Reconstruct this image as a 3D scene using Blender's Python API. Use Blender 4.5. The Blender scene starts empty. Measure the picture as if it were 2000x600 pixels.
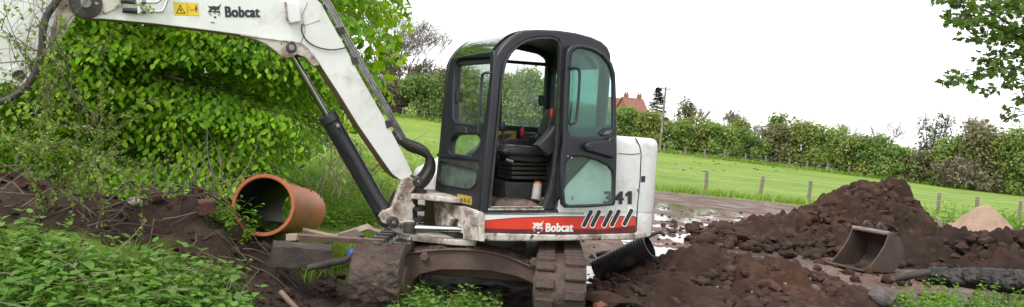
import bpy, bmesh, math, random
import numpy as np
from mathutils import Matrix, Vector
rad = math.radians
rng = np.random.default_rng(7)
random.seed(7)
SC = bpy.context.scene
COL = SC.collection

# ------------------------------------------------------------------ camera
F_PX, ROLL, HORIZON, EYE = 1500.0, 5.5, 267.0, 1.5
PITCH = math.atan((HORIZON - 300) * math.cos(rad(ROLL)) / F_PX)
cam_data = bpy.data.cameras.new('camera')
cam = bpy.data.objects.new('camera', cam_data)
COL.objects.link(cam)
cam_data.sensor_width = 36.0
cam_data.lens = 36.0 * F_PX / 2000.0
cam_data.clip_start = 0.05
cam_data.clip_end = 3000.0
cam.matrix_world = Matrix.Translation((0, 0, EYE)) @ Matrix.Rotation(math.pi / 2 + PITCH, 4, 'X') @ Matrix.Rotation(rad(ROLL), 4, 'Z')
SC.camera = cam

# ------------------------------------------------------------------ overcast daylight
SUN_EL, SUN_AZ = 52.0, 215.0            # soft sun behind the camera, to the left
world = bpy.data.worlds.new('World')
SC.world = world
world.use_nodes = True
wn, wl = world.node_tree.nodes, world.node_tree.links
wn.clear()
w_out = wn.new('ShaderNodeOutputWorld')
w_sky = wn.new('ShaderNodeTexSky')
w_sky.sky_type = 'NISHITA'
w_sky.sun_disc = False
w_sky.sun_elevation = rad(SUN_EL)
w_sky.sun_rotation = rad(SUN_AZ)
w_hs = wn.new('ShaderNodeHueSaturation')
w_hs.inputs['Saturation'].default_value = 0.12
w_bg = wn.new('ShaderNodeBackground')
w_bg.inputs['Strength'].default_value = 0.07
w_cl = wn.new('ShaderNodeBackground')    # even cloud layer
w_cl.inputs['Color'].default_value = (0.97, 0.985, 1.0, 1)
w_cl.inputs['Strength'].default_value = 0.55
w_add = wn.new('ShaderNodeAddShader')
wl.new(w_sky.outputs[0], w_hs.inputs['Color'])
wl.new(w_hs.outputs[0], w_bg.inputs['Color'])
wl.new(w_bg.outputs[0], w_add.inputs[0])
wl.new(w_cl.outputs[0], w_add.inputs[1])
wl.new(w_add.outputs[0], w_out.inputs['Surface'])

sun_data = bpy.data.lights.new('sun', 'SUN')
sun_data.energy = 1.5
sun_data.angle = rad(25)
sun_data.color = (1.0, 0.97, 0.92)
sun = bpy.data.objects.new('sun', sun_data)
COL.objects.link(sun)
_az = rad(SUN_AZ)
_sd = Vector((math.sin(_az) * math.cos(rad(SUN_EL)), math.cos(_az) * math.cos(rad(SUN_EL)), math.sin(rad(SUN_EL))))
sun.rotation_euler = _sd.to_track_quat('Z', 'Y').to_euler()

vs = SC.view_settings
vs.view_transform = 'Standard'
vs.look = 'None'
vs.gamma = 1.0
vs.use_curve_mapping = False
vs.exposure = 0.85

# ------------------------------------------------------------------ pixel -> direction
_fw = np.array([0, math.cos(PITCH), math.sin(PITCH)])
_rt = np.array([1.0, 0, 0])
_up = np.cross(_rt, _fw)
_c, _s = math.cos(rad(ROLL)), math.sin(rad(ROLL))
_R = _rt * _c + _up * _s
_U = _up * _c - _rt * _s
CAM = np.array([0, 0, EYE])
def ray(px, py):
    return _fw + _R * (px - 1000) / F_PX + _U * (300 - py) / F_PX
def at_y(px, py, y):                      # point at world depth y
    d = ray(px, py)
    return CAM + d * (y / d[1])
def on_z(px, py, z=0.0):                  # point on a level plane
    d = ray(px, py)
    return CAM + d * ((z - EYE) / d[2])

# ------------------------------------------------------------------ materials
def nd(nt, kind, **kw):
    n = nt.nodes.new(kind)
    for k, v in kw.items():
        if k in n.inputs: n.inputs[k].default_value = v
        else: setattr(n, k, v)
    return n
def rgba(c): return (c[0], c[1], c[2], 1.0)
def pmat(name, c1, c2=None, scale=6.0, rough=0.6, metal=0.0, bump=0.0, bscale=40.0, dirt=None, rust=None, spec=0.5, coat=0.0, contrast=(0.35, 0.65), gen='Object'):
    """two-tone noise colour, optional dirt layer (colour, amount 0..1, scale) and chips (colour, threshold, scale), noise bump"""
    m = bpy.data.materials.new(name)
    m.use_nodes = True
    nt = m.node_tree
    b = nt.nodes['Principled BSDF']
    tc = nd(nt, 'ShaderNodeTexCoord')
    co = tc.outputs[gen]
    b.inputs['Roughness'].default_value = rough
    b.inputs['Metallic'].default_value = metal
    b.inputs['Specular IOR Level'].default_value = spec
    b.inputs['Coat Weight'].default_value = coat
    if c2 is None: c2 = tuple(x * 0.8 for x in c1)
    n1 = nd(nt, 'ShaderNodeTexNoise', Scale=scale, Detail=6.0, Roughness=0.6)
    nt.links.new(co, n1.inputs['Vector'])
    r1 = nd(nt, 'ShaderNodeValToRGB')
    r1.color_ramp.elements[0].position, r1.color_ramp.elements[1].position = contrast
    r1.color_ramp.elements[0].color, r1.color_ramp.elements[1].color = rgba(c1), rgba(c2)
    nt.links.new(n1.outputs['Fac'], r1.inputs['Fac'])
    col = r1.outputs['Color']
    for lay in (dirt, rust):
        if not lay: continue
        dc, th, ds = lay[:3]
        soft = lay[3] if len(lay) > 3 else 0.12
        n2 = nd(nt, 'ShaderNodeTexNoise', Scale=ds, Detail=8.0, Roughness=0.68)
        nt.links.new(co, n2.inputs['Vector'])
        mr = nd(nt, 'ShaderNodeMapRange')
        mr.inputs['From Min'].default_value = th
        mr.inputs['From Max'].default_value = th + soft
        nt.links.new(n2.outputs['Fac'], mr.inputs['Value'])
        mx = nd(nt, 'ShaderNodeMix', data_type='RGBA')
        nt.links.new(mr.outputs['Result'], mx.inputs['Factor'])
        nt.links.new(col, mx.inputs['A'])
        mx.inputs['B'].default_value = rgba(dc)
        col = mx.outputs['Result']
    nt.links.new(col, b.inputs['Base Color'])
    if bump:
        n3 = nd(nt, 'ShaderNodeTexNoise', Scale=bscale, Detail=6.0, Roughness=0.65)
        nt.links.new(co, n3.inputs['Vector'])
        bp = nd(nt, 'ShaderNodeBump', Strength=min(1.0, bump), Distance=0.02)
        nt.links.new(n3.outputs['Fac'], bp.inputs['Height'])
        nt.links.new(bp.outputs['Normal'], b.inputs['Normal'])
    return m

def glass_mat(name, tint, dust=0.08, dustcol=(0.55, 0.6, 0.55), gloss=0.6, scale=5.0, lo=0.45, hi=0.75):
    """thin dirty pane: tinted see-through, Fresnel reflection, patches of dust"""
    m = bpy.data.materials.new(name)
    m.use_nodes = True
    nt = m.node_tree
    nt.nodes.clear()
    out = nd(nt, 'ShaderNodeOutputMaterial')
    tr = nd(nt, 'ShaderNodeBsdfTransparent', Color=rgba(tint))
    gl = nd(nt, 'ShaderNodeBsdfGlossy', Roughness=0.03)
    df = nd(nt, 'ShaderNodeBsdfDiffuse', Color=rgba(dustcol))
    tl = nd(nt, 'ShaderNodeBsdfTranslucent', Color=rgba(dustcol))
    dm = nd(nt, 'ShaderNodeMixShader', Fac=0.5)
    nt.links.new(df.outputs[0], dm.inputs[1]); nt.links.new(tl.outputs[0], dm.inputs[2])
    tc = nd(nt, 'ShaderNodeTexCoord')
    no = nd(nt, 'ShaderNodeTexNoise', Scale=scale, Detail=8.0, Roughness=0.7)
    nt.links.new(tc.outputs['Object'], no.inputs['Vector'])
    mr = nd(nt, 'ShaderNodeMapRange')
    mr.inputs['From Min'].default_value = lo; mr.inputs['From Max'].default_value = hi
    mr.inputs['To Min'].default_value = dust * 0.25; mr.inputs['To Max'].default_value = dust
    nt.links.new(no.outputs['Fac'], mr.inputs['Value'])
    m1 = nd(nt, 'ShaderNodeMixShader')
    nt.links.new(mr.outputs['Result'], m1.inputs['Fac'])
    nt.links.new(tr.outputs[0], m1.inputs[1]); nt.links.new(dm.outputs[0], m1.inputs[2])
    fr = nd(nt, 'ShaderNodeFresnel', IOR=1.5)
    mu = nd(nt, 'ShaderNodeMath', operation='MULTIPLY'); mu.inputs[1].default_value = gloss
    nt.links.new(fr.outputs[0], mu.inputs[0])
    m2 = nd(nt, 'ShaderNodeMixShader')
    nt.links.new(mu.outputs[0], m2.inputs['Fac'])
    nt.links.new(m1.outputs[0], m2.inputs[1]); nt.links.new(gl.outputs[0], m2.inputs[2])
    nt.links.new(m2.outputs[0], out.inputs['Surface'])
    return m

def leaf_mat(name, c1, c2, c3=None, scale=1.2, trans=0.35, rough=0.5, hue_attr=True):
    """leaf: per-leaf tone from the 'tone' attribute plus large noise, part of the light passes through"""
    m = bpy.data.materials.new(name)
    m.use_nodes = True
    nt = m.node_tree
    b = nt.nodes['Principled BSDF']
    out = nt.nodes['Material Output']
    at = nd(nt, 'ShaderNodeAttribute', attribute_name='tone')
    rp = nd(nt, 'ShaderNodeValToRGB')
    rp.color_ramp.elements[0].color = rgba(c1); rp.color_ramp.elements[1].color = rgba(c2)
    if c3:
        e = rp.color_ramp.elements.new(0.5); e.color = rgba(c2)
        rp.color_ramp.elements[2].color = rgba(c3)
    nt.links.new(at.outputs['Fac'], rp.inputs['Fac'])
    b.inputs['Roughness'].default_value = rough
    b.inputs['Specular IOR Level'].default_value = 0.35
    nt.links.new(rp.outputs['Color'], b.inputs['Base Color'])
    tl = nd(nt, 'ShaderNodeBsdfTranslucent')
    hs = nd(nt, 'ShaderNodeHueSaturation', Hue=0.48, Saturation=1.1, Value=1.7)
    nt.links.new(rp.outputs['Color'], hs.inputs['Color'])
    nt.links.new(hs.outputs['Color'], tl.inputs['Color'])
    mx = nd(nt, 'ShaderNodeMixShader', Fac=trans)
    nt.links.new(b.outputs[0], mx.inputs[1]); nt.links.new(tl.outputs[0], mx.inputs[2])
    nt.links.new(mx.outputs[0], out.inputs['Surface'])
    return m

# ------------------------------------------------------------------ object helpers
def tag(o, label=None, cat=None, group=None, kind=None):
    if label: o['label'] = label
    if cat: o['category'] = cat
    if group: o['group'] = group
    if kind: o['kind'] = kind
    return o
def link(name, me, mat=None, parent=None, smooth=None):
    o = bpy.data.objects.new(name, me)
    COL.objects.link(o)
    if mat is not None and not me.materials: me.materials.append(mat)
    if parent is not None: o.parent = parent
    if smooth is not None and len(me.polygons):
        me.polygons.foreach_set('use_smooth', np.ones(len(me.polygons), dtype=bool))
        me.set_sharp_from_angle(angle=rad(smooth))
    return o
def empty(name, loc=(0, 0, 0), rz=0.0, mat=None):
    o = bpy.data.objects.new(name, None)
    COL.objects.link(o)
    o.empty_display_size = 0.2
    if mat is not None: o.matrix_world = mat
    else:
        o.location = loc; o.rotation_euler = (0, 0, rz)
    return o
def mesh_np(name, verts, faces, tone=None, attrs=None):
    """verts (n,3), faces (m,k) all of one size"""
    verts = np.asarray(verts, dtype=np.float32); faces = np.asarray(faces, dtype=np.int32)
    me = bpy.data.meshes.new(name)
    k = faces.shape[1]
    me.vertices.add(len(verts)); me.vertices.foreach_set('co', verts.ravel())
    me.loops.add(faces.size); me.loops.foreach_set('vertex_index', faces.ravel())
    me.polygons.add(len(faces))
    me.polygons.foreach_set('loop_start', np.arange(0, faces.size, k, dtype=np.int32))
    me.polygons.foreach_set('loop_total', np.full(len(faces), k, dtype=np.int32))
    me.update(calc_edges=True)
    me.validate()
    if tone is not None:
        a = me.attributes.new('tone', 'FLOAT', 'POINT'); a.data.foreach_set('value', np.asarray(tone, dtype=np.float32))
    for nm, v in (attrs or {}).items():
        a = me.attributes.new(nm, 'FLOAT', 'POINT'); a.data.foreach_set('value', np.asarray(v, dtype=np.float32))
    return me
def fillet(pts, r, n=5):
    """round the corners of a closed polygon; r one radius or one per point"""
    pts = [np.array(p[:2], float) for p in pts]
    N = len(pts); out = []
    rr = r if hasattr(r, '__len__') else [r] * N
    for i in range(N):
        p0, p, p1 = pts[i - 1], pts[i], pts[(i + 1) % N]
        a, b = p0 - p, p1 - p
        la, lb = np.linalg.norm(a), np.linalg.norm(b)
        if la < 1e-6 or lb < 1e-6 or rr[i] <= 0: out.append(p); continue
        a, b = a / la, b / lb
        t = min(rr[i], la * 0.48, lb * 0.48)
        q0, q1 = p + a * t, p + b * t
        for k in range(n + 1):
            s = k / n
            out.append(q0 * (1 - s) ** 2 + p * 2 * s * (1 - s) + q1 * s * s)
    return out
def smooth_line(pts, n=6):
    """Catmull-Rom through the points"""
    P = [np.array(p, float) for p in pts]
    if len(P) < 3: return P
    Q = [2 * P[0] - P[1]] + P + [2 * P[-1] - P[-2]]
    out = []
    for i in range(1, len(Q) - 2):
        for k in range(n):
            t = k / n
            out.append(0.5 * (2 * Q[i] + (Q[i + 1] - Q[i - 1]) * t + (2 * Q[i - 1] - 5 * Q[i] + 4 * Q[i + 1] - Q[i + 2]) * t * t + (3 * Q[i] - Q[i - 1] - 3 * Q[i + 1] + Q[i + 2]) * t ** 3))
    out.append(P[-1])
    return out
def curve_mesh(name, loops, thick, bevel=0.0, M=Matrix.Identity(4), res=2):
    """flat outline with holes, extruded symmetrically to 'thick' with rounded rims"""
    cu = bpy.data.curves.new(name, 'CURVE')
    cu.dimensions = '2D'; cu.fill_mode = 'BOTH'
    for lp in loops:
        sp = cu.splines.new('POLY')
        sp.points.add(len(lp) - 1)
        for q, p in zip(sp.points, lp): q.co = (p[0], p[1], 0, 1)
        sp.use_cyclic_u = True
    cu.extrude = max(0.0, thick / 2 - bevel)
    cu.bevel_depth = bevel; cu.bevel_resolution = res
    cu.offset = -bevel
    tmp = bpy.data.objects.new('tmp', cu)
    COL.objects.link(tmp)
    dg = bpy.context.evaluated_depsgraph_get()
    me = bpy.data.meshes.new_from_object(tmp.evaluated_get(dg), preserve_all_data_layers=False, depsgraph=dg)
    bpy.data.objects.remove(tmp)
    bpy.data.curves.remove(cu)
    me.name = name
    me.materials.clear()
    me.transform(M)
    return me
def text_mesh(name, txt, w, h, M, bold=0.02, shear=0.0, depth=0.003):
    """lettering scaled to w x h, lower-left corner at the origin of M"""
    cu = bpy.data.curves.new(name, 'FONT')
    cu.body = txt; cu.size = 1.0; cu.offset = 0.0; cu.extrude = 0.01; cu.shear = shear
    cu.space_character = 1.06
    tmp = bpy.data.objects.new('tmp', cu)
    COL.objects.link(tmp)
    dg = bpy.context.evaluated_depsgraph_get()
    me = bpy.data.meshes.new_from_object(tmp.evaluated_get(dg), preserve_all_data_layers=False, depsgraph=dg)
    bpy.data.objects.remove(tmp); bpy.data.curves.remove(cu)
    if bold:      # heavier strokes: shifted copies, each a hair above the last
        cp = []
        for k, (dx, dy) in enumerate(((-1, -0.6), (1, -0.6), (-1, 0.6), (1, 0.6), (0, 0), (-1, 0), (1, 0))):
            c = me.copy(); c.transform(Matrix.Translation((dx * bold, dy * bold, 0.004 * k))); cp.append(c)
        me = merge(name, cp)
    v = np.zeros(len(me.vertices) * 3, dtype=np.float32); me.vertices.foreach_get('co', v); v = v.reshape(-1, 3)
    lo, hi = v.min(0), v.max(0)
    v = (v - lo) / np.maximum(hi - lo, 1e-6) * np.array([w, h, depth])
    me.vertices.foreach_set('co', v.astype(np.float32).ravel())
    me.materials.clear(); me.transform(M); me.update()
    return me
def tube_np(pts, r, seg=8, cap=True):
    pts = np.array(pts, float); n = len(pts)
    rr = np.full(n, r) if np.isscalar(r) else np.asarray(r, float)
    tan = np.gradient(pts, axis=0); tan /= np.linalg.norm(tan, axis=1)[:, None] + 1e-9
    up = np.array([0, 0, 1.0]) if abs(tan[0][2]) < 0.9 else np.array([1.0, 0, 0])
    nrm = np.cross(tan[0], up); nrm /= np.linalg.norm(nrm)
    V = []
    for i in range(n):
        nrm = nrm - tan[i] * np.dot(nrm, tan[i]); nrm /= np.linalg.norm(nrm) + 1e-9
        bn = np.cross(tan[i], nrm)
        a = np.arange(seg) * 2 * math.pi / seg
        V.append(pts[i] + rr[i] * (np.cos(a)[:, None] * nrm + np.sin(a)[:, None] * bn))
    V = np.concatenate(V)
    Fc = []
    for i in range(n - 1):
        for k in range(seg):
            k2 = (k + 1) % seg
            Fc.append((i * seg + k, i * seg + k2, (i + 1) * seg + k2, (i + 1) * seg + k))
    if cap:
        Fc_c = [tuple(range(seg))[::-1], tuple((n - 1) * seg + k for k in range(seg))]
    else: Fc_c = []
    return V, Fc, Fc_c
def tube_mesh(name, pts, r, seg=10, smooth=0):
    if smooth: pts = smooth_line(pts, smooth)
    V, Fa, Fb = tube_np(pts, r, seg)
    me = bpy.data.meshes.new(name); me.from_pydata([tuple(v) for v in V], [], Fa + Fb); me.update()
    return me
def merge(name, parts):
    """join bare meshes of one part into one mesh"""
    bm = bmesh.new()
    for p in parts: bm.from_mesh(p)
    me = bpy.data.meshes.new(name); bm.to_mesh(me); bm.free()
    return me
def box_mesh(name, lo, hi, bevel=0.0, seg=2, M=None):
    bm = bmesh.new()
    bmesh.ops.create_cube(bm, size=1.0)
    for v in bm.verts: v.co = Vector([lo[i] + (v.co[i] + 0.5) * (hi[i] - lo[i]) for i in range(3)])
    if bevel: bmesh.ops.bevel(bm, geom=bm.edges[:], offset=bevel, segments=seg, profile=0.6, affect='EDGES')
    me = bpy.data.meshes.new(name); bm.to_mesh(me); bm.free()
    if M is not None: me.transform(M)
    return me
def lathe_mesh(name, prof, a, b, seg=20):
    """profile [(t along a->b in metres, radius)] turned about the axis a->b"""
    a, b = np.array(a, float), np.array(b, float)
    ax = (b - a) / np.linalg.norm(b - a)
    pts = [a + ax * t for t, r in prof]
    up = np.array([0, 0, 1.0]) if abs(ax[2]) < 0.9 else np.array([1.0, 0, 0])
    n = np.cross(ax, up); n /= np.linalg.norm(n); bn = np.cross(ax, n)
    V, Fc = [], []
    for p, (t, r) in zip(pts, prof):
        for k in range(seg):
            an = 2 * math.pi * k / seg
            V.append(tuple(p + r * (math.cos(an) * n + math.sin(an) * bn)))
    for i in range(len(prof) - 1):
        for k in range(seg):
            k2 = (k + 1) % seg
            Fc.append((i * seg + k, i * seg + k2, (i + 1) * seg + k2, (i + 1) * seg + k))
    Fc.append(tuple(range(seg))[::-1]); Fc.append(tuple((len(prof) - 1) * seg + k for k in range(seg)))
    me = bpy.data.meshes.new(name); me.from_pydata(V, [], Fc); me.update()
    return me
def cyl_mesh(name, a, b, r, seg=20, chamfer=0.006):
    L = float(np.linalg.norm(np.array(b, float) - np.array(a, float)))
    c = min(chamfer, L * 0.3, r * 0.5)
    return lathe_mesh(name, [(0, r - c), (c, r), (L - c, r), (L, r - c)], a, b, seg)

# numpy value noise
_perm = np.random.default_rng(3).permutation(256)
_vals = np.random.default_rng(4).random(256)
def _h(ix, iy, iz): return _vals[_perm[(_perm[(_perm[ix & 255] + iy) & 255] + iz) & 255]]
def vnoise(x, y, z=0.0):
    x = np.asarray(x, float); y = np.asarray(y, float); z = np.zeros_like(x) + z
    xi, yi, zi = np.floor(x).astype(int), np.floor(y).astype(int), np.floor(z).astype(int)
    fx, fy, fz = x - xi, y - yi, z - zi
    fx, fy, fz = [t * t * (3 - 2 * t) for t in (fx, fy, fz)]
    r = 0
    for dx in (0, 1):
        for dy in (0, 1):
            for dz in (0, 1):
                r = r + _h(xi + dx, yi + dy, zi + dz) * (fx if dx else 1 - fx) * (fy if dy else 1 - fy) * (fz if dz else 1 - fz)
    return r
def fbm(x, y, z=0.0, oct=4, lac=2.1, gain=0.5, ridged=False):
    s, a, t = 0, 1.0, 0
    x = np.asarray(x, float); y = np.asarray(y, float); z = np.zeros_like(x) + z
    for o in range(oct):
        v = vnoise(x + o * 17.3, y + o * 5.7, z + o * 9.1)
        if ridged: v = 1 - np.abs(2 * v - 1)
        s = s + a * v; t += a
        x, y, z, a = x * lac, y * lac, z * lac, a * gain
    return s / t
def sstep(a, b, x):
    t = np.clip((np.asarray(x, float) - a) / (b - a), 0, 1)
    return t * t * (3 - 2 * t)

# ================================================================== EXCAVATOR
YAW, TILT = 28.0, 2.0
_t = rad(TILT); _a = rad(YAW)
_F = np.array([-math.cos(_a), -math.sin(_a), 0]); _Zw = np.array([0, 0, 1.0])
EB = np.stack([_F * math.cos(_t) - _Zw * math.sin(_t), np.array([math.sin(_a), -math.cos(_a), 0]), _Zw * math.cos(_t) + _F * math.sin(_t)], 1)
EO = (CAM + ray(1080, 440) * 6.6) - EB @ np.array([0, 0.88, 0.78])
EM = Matrix([[*EB[0], EO[0]], [*EB[1], EO[1]], [*EB[2], EO[2]], [0, 0, 0, 1]])
def to_loc(p): return EB.T @ (np.asarray(p, float) - EO)
def hit(px, py, n, d):
    rd = EB.T @ ray(px, py); c = EB.T @ (CAM - EO); n = np.asarray(n, float)
    return c + rd * ((d - n @ c) / (n @ rd))
def S(px, py, y=0.88): return hit(px, py, (0, 1, 0), y)
def S2(px, py, y=0.88):
    p = S(px, py, y); return (-p[0], p[2])
def side_M(yc): return Matrix(((-1, 0, 0, 0), (0, 0, 1, yc), (0, 1, 0, 0), (0, 0, 0, 1)))
def side_part(name, loops, y, thick, mat, parent, bevel=0.0, smooth=35, fil=0.0, raw=False):
    """outline(s) given in photo pixels, laid on the machine's plane y, thickness going inward"""
    lp = [[S2(p[0], p[1], y) for p in l] for l in loops] if not raw else loops
    if fil: lp = [fillet(l, fil) for l in lp]
    return link(name, curve_mesh(name, lp, thick, bevel, side_M(y - thick / 2)), mat, parent, smooth)

M_white = pmat('machine_white_paint', (0.76, 0.76, 0.765), (0.66, 0.655, 0.65), 2.2, 0.42, bump=0.05, bscale=90, dirt=((0.40, 0.355, 0.32), 0.52, 4.0, 0.28), rust=((0.12, 0.08, 0.06), 0.665, 30.0, 0.04))
M_whited = pmat('muddy_white_paint', (0.58, 0.54, 0.49), (0.44, 0.38, 0.33), 6.0, 0.6, bump=0.25, bscale=60, dirt=((0.20, 0.13, 0.10), 0.47, 6.0, 0.16), rust=((0.06, 0.042, 0.036), 0.56, 15.0, 0.08))
M_black = pmat('black_cab_plastic', (0.019, 0.019, 0.030), (0.013, 0.013, 0.021), 4.0, 0.40, bump=0.05, bscale=160, dirt=((0.075, 0.062, 0.06), 0.62, 7.0, 0.4))
M_rubber = pmat('black_rubber_hose', (0.022, 0.021, 0.022), (0.05, 0.043, 0.038), 9.0, 0.55, bump=0.1, bscale=120)
M_inner = pmat('cab_interior_grey', (0.038, 0.036, 0.038), (0.024, 0.023, 0.025), 6.0, 0.6, dirt=((0.12, 0.09, 0.075), 0.55, 8.0, 0.2))
M_seat = pmat('seat_vinyl', (0.022, 0.022, 0.028), (0.035, 0.034, 0.037), 7.0, 0.36, bump=0.05, bscale=220)
M_barrel = pmat('cylinder_black_paint', (0.016, 0.017, 0.024), (0.03, 0.03, 0.034), 5.0, 0.33, dirt=((0.12, 0.09, 0.075), 0.62, 8.0, 0.2))
M_chrome = pmat('chrome_rod', (0.75, 0.77, 0.80), (0.6, 0.62, 0.65), 4.0, 0.16, metal=1.0)
M_steel = pmat('worn_steel', (0.30, 0.30, 0.31), (0.16, 0.15, 0.15), 14.0, 0.45, metal=0.8)
M_grease = pmat('greasy_black_iron', (0.022, 0.020, 0.020), (0.055, 0.045, 0.04), 14.0, 0.42, bump=0.3, bscale=70)
M_red = pmat('red_stripe', (0.70, 0.045, 0.018), (0.62, 0.035, 0.018), 5.0, 0.4, dirt=((0.35, 0.12, 0.10), 0.55, 4.0, 0.3))
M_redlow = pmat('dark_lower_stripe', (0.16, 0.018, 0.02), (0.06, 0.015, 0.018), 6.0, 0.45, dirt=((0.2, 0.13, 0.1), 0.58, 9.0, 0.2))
M_ink = pmat('black_lettering', (0.018, 0.018, 0.022), (0.028, 0.028, 0.032), 30.0, 0.5)
M_wht = pmat('white_lettering', (0.82, 0.80, 0.78), (0.76, 0.73, 0.7), 12.0, 0.5)
M_yel = pmat('yellow_sticker', (0.80, 0.56, 0.02), (0.70, 0.46, 0.02), 14.0, 0.5)
M_yeld = pmat('dirty_yellow_sticker', (0.52, 0.34, 0.03), (0.3, 0.2, 0.03), 18.0, 0.6)
M_knob = pmat('red_lever_knob', (0.5, 0.02, 0.02), (0.42, 0.02, 0.02), 8.0, 0.35)
M_track = pmat('track_rubber_mud', (0.075, 0.046, 0.036), (0.042, 0.027, 0.022), 7.0, 0.65, bump=0.9, bscale=30, dirt=((0.105, 0.064, 0.048), 0.5, 5.0, 0.15), rust=((0.030, 0.022, 0.021), 0.57, 9.0, 0.08))
M_trub = pmat('wet_track_rubber', (0.03, 0.027, 0.028), (0.05, 0.042, 0.04), 12.0, 0.3, bump=0.3, bscale=60)
M_mudc = pmat('mud_caked', (0.082, 0.050, 0.038), (0.044, 0.027, 0.021), 7.0, 0.62, bump=1.0, bscale=22, dirt=((0.035, 0.024, 0.021), 0.54, 11.0, 0.1))
M_frame = pmat('muddy_frame_steel', (0.125, 0.078, 0.058), (0.08, 0.051, 0.041), 4.0, 0.65, bump=0.4, bscale=30, dirt=((0.085, 0.055, 0.045), 0.52, 7.0, 0.1), rust=((0.30, 0.22, 0.18), 0.63, 5.0, 0.2))
M_lens = pmat('lamp_lens', (0.30, 0.29, 0.27), (0.24, 0.22, 0.2), 20.0, 0.3)
G_clear = glass_mat('dirty_side_glass', (0.97, 0.99, 0.98), dust=0.20, dustcol=(0.85, 0.9, 0.88), scale=4.0)
G_teal = glass_mat('teal_door_glass', (0.70, 0.92, 0.87), dust=0.14, dustcol=(0.55, 0.68, 0.66), scale=3.0, gloss=0.8)
G_lteal = glass_mat('pale_teal_lower_glass', (0.90, 1.0, 0.98), dust=0.11, dustcol=(0.62, 0.82, 0.80), scale=3.0, gloss=0.6, lo=0.2, hi=0.6)
G_thin = glass_mat('clean_side_glass', (0.95, 0.98, 0.97), dust=0.06, scale=3.0)
G_low = glass_mat('green_front_glass', (0.86, 0.95, 0.90), dust=0.16, dustcol=(0.8, 0.88, 0.84), scale=6.0)
G_dark = glass_mat('dusty_lower_glass', (0.35, 0.45, 0.40), dust=0.75, dustcol=(0.30, 0.37, 0.33), scale=5.0, lo=0.3, hi=0.6)
M_hatch = pmat('roof_hatch_tinted_glass', (0.012, 0.02, 0.014), (0.012, 0.02, 0.014), 3.0, 0.04, spec=0.9, coat=1.0)

exc = empty('excavator', mat=EM)
tag(exc, 'white mini excavator with black open cab and red side stripe on muddy rubber tracks', 'excavator')

# ---------------------------------------------------------------- house (upper body)
XF = S(938, 412)[0]; ZFL = S(938, 413)[2]; ZB = S(935, 469)[2]
XR = S(1268, 400)[0] - 0.19; ZT = S(1245, 269)[2]
house = link('house', merge('house', [
    curve_mesh('skirt', [fillet([(XF, 0.865), (XR + 0.14, 0.865), (XR, 0.70), (XR - 0.09, 0.0), (XR, -0.72), (XR + 0.14, -0.865), (XF, -0.865)], [0.03, 0.1, 0.2, 0.6, 0.2, 0.1, 0.03])], ZFL - ZB, 0.012, Matrix.Translation((0, 0, (ZFL + ZB) / 2)))]), M_white, exc, 35)
def plan_block(zlo, zhi, x0, y0, y1, bevel):
    return curve_mesh('blk', [fillet([(x0, y0), (XR + 0.13, y0), (XR, y0 - 0.17), (XR - 0.085, 0.0), (XR, y1 + 0.17), (XR + 0.13, y1), (x0, y1)], [0.01, 0.1, 0.2, 0.6, 0.2, 0.1, 0.01])], zhi - zlo, bevel, Matrix.Translation((0, 0, (zhi + zlo) / 2)), res=4)
blk = plan_block(ZFL - 0.06, ZT, -0.05, 0.868, -0.86, 0.07)
bm = bmesh.new(); bm.from_mesh(blk)
p1, p2, p3 = S(1082, 415), S(1108, 362), S(1168, 298)
for a, b in ((p1, p2), (p2, p3)):
    d = Vector((b[0] - a[0], 0, b[2] - a[2])); n = Vector((d.z, 0, -d.x)).normalized()
    if n.x < 0: n = -n
    r = bmesh.ops.bisect_plane(bm, geom=bm.verts[:] + bm.edges[:] + bm.faces[:], plane_co=Vector(a), plane_no=n, clear_outer=True)
    ed = [e for e in r['geom_cut'] if isinstance(e, bmesh.types.BMEdge)]
    bmesh.ops.holes_fill(bm, edges=ed)
bm.to_mesh(blk); bm.free()
eng = link('engine_cover', blk, M_white, exc, 35)
# right-hand hood beyond the cab
hood = link('right_hood', curve_mesh('right_hood', [fillet([(-XF + 0.02, ZFL), (-XF + 0.02, ZFL + 0.22), (-XF + 0.30, ZFL + 0.36), (0.75, ZFL + 0.40), (0.75, ZFL)], 0.06)], 0.55, 0.04, side_M(-0.50)), M_white, exc, 35)
# panel seams, latch and cap on the engine cover
def strip_px(name, pts, y, w, mat, parent, depth=0.003):
    P = [S(p[0], p[1], y) for p in pts]
    return link(name, tube_mesh(name, P, w, 6), mat, parent)
strip_px('panel_seam', [(1241, 270), (1249, 285), (1252, 300), (1250, 350), (1245, 400), (1243, 440), (1240, 458)], 0.867, 0.006, M_grease, eng)
strip_px('panel_seam', [(1207, 300), (1235, 302), (1250, 300)], 0.868, 0.004, M_grease, eng)
side_part('latch', [[(1253, 344), (1261, 344), (1260, 356), (1252, 356)]], 0.872, 0.02, M_ink, eng, 0.003)
link('lock_button', cyl_mesh('lock_button', S(1247, 371, 0.86), S(1247, 371, 0.882), 0.013, 12), M_steel, eng, 40)
strip_px('tie_hook', [(1270, 341), (1279, 341), (1279, 335)], 0.70, 0.006, M_steel, eng)
# lower edge roll
side_part('sill_roll', [[(938, 455), (1100, 459), (1236, 456), (1262, 452), (1264, 464), (1240, 469), (1000, 472), (936, 471)]], 0.885, 0.10, M_whited, house, 0.015)
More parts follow.
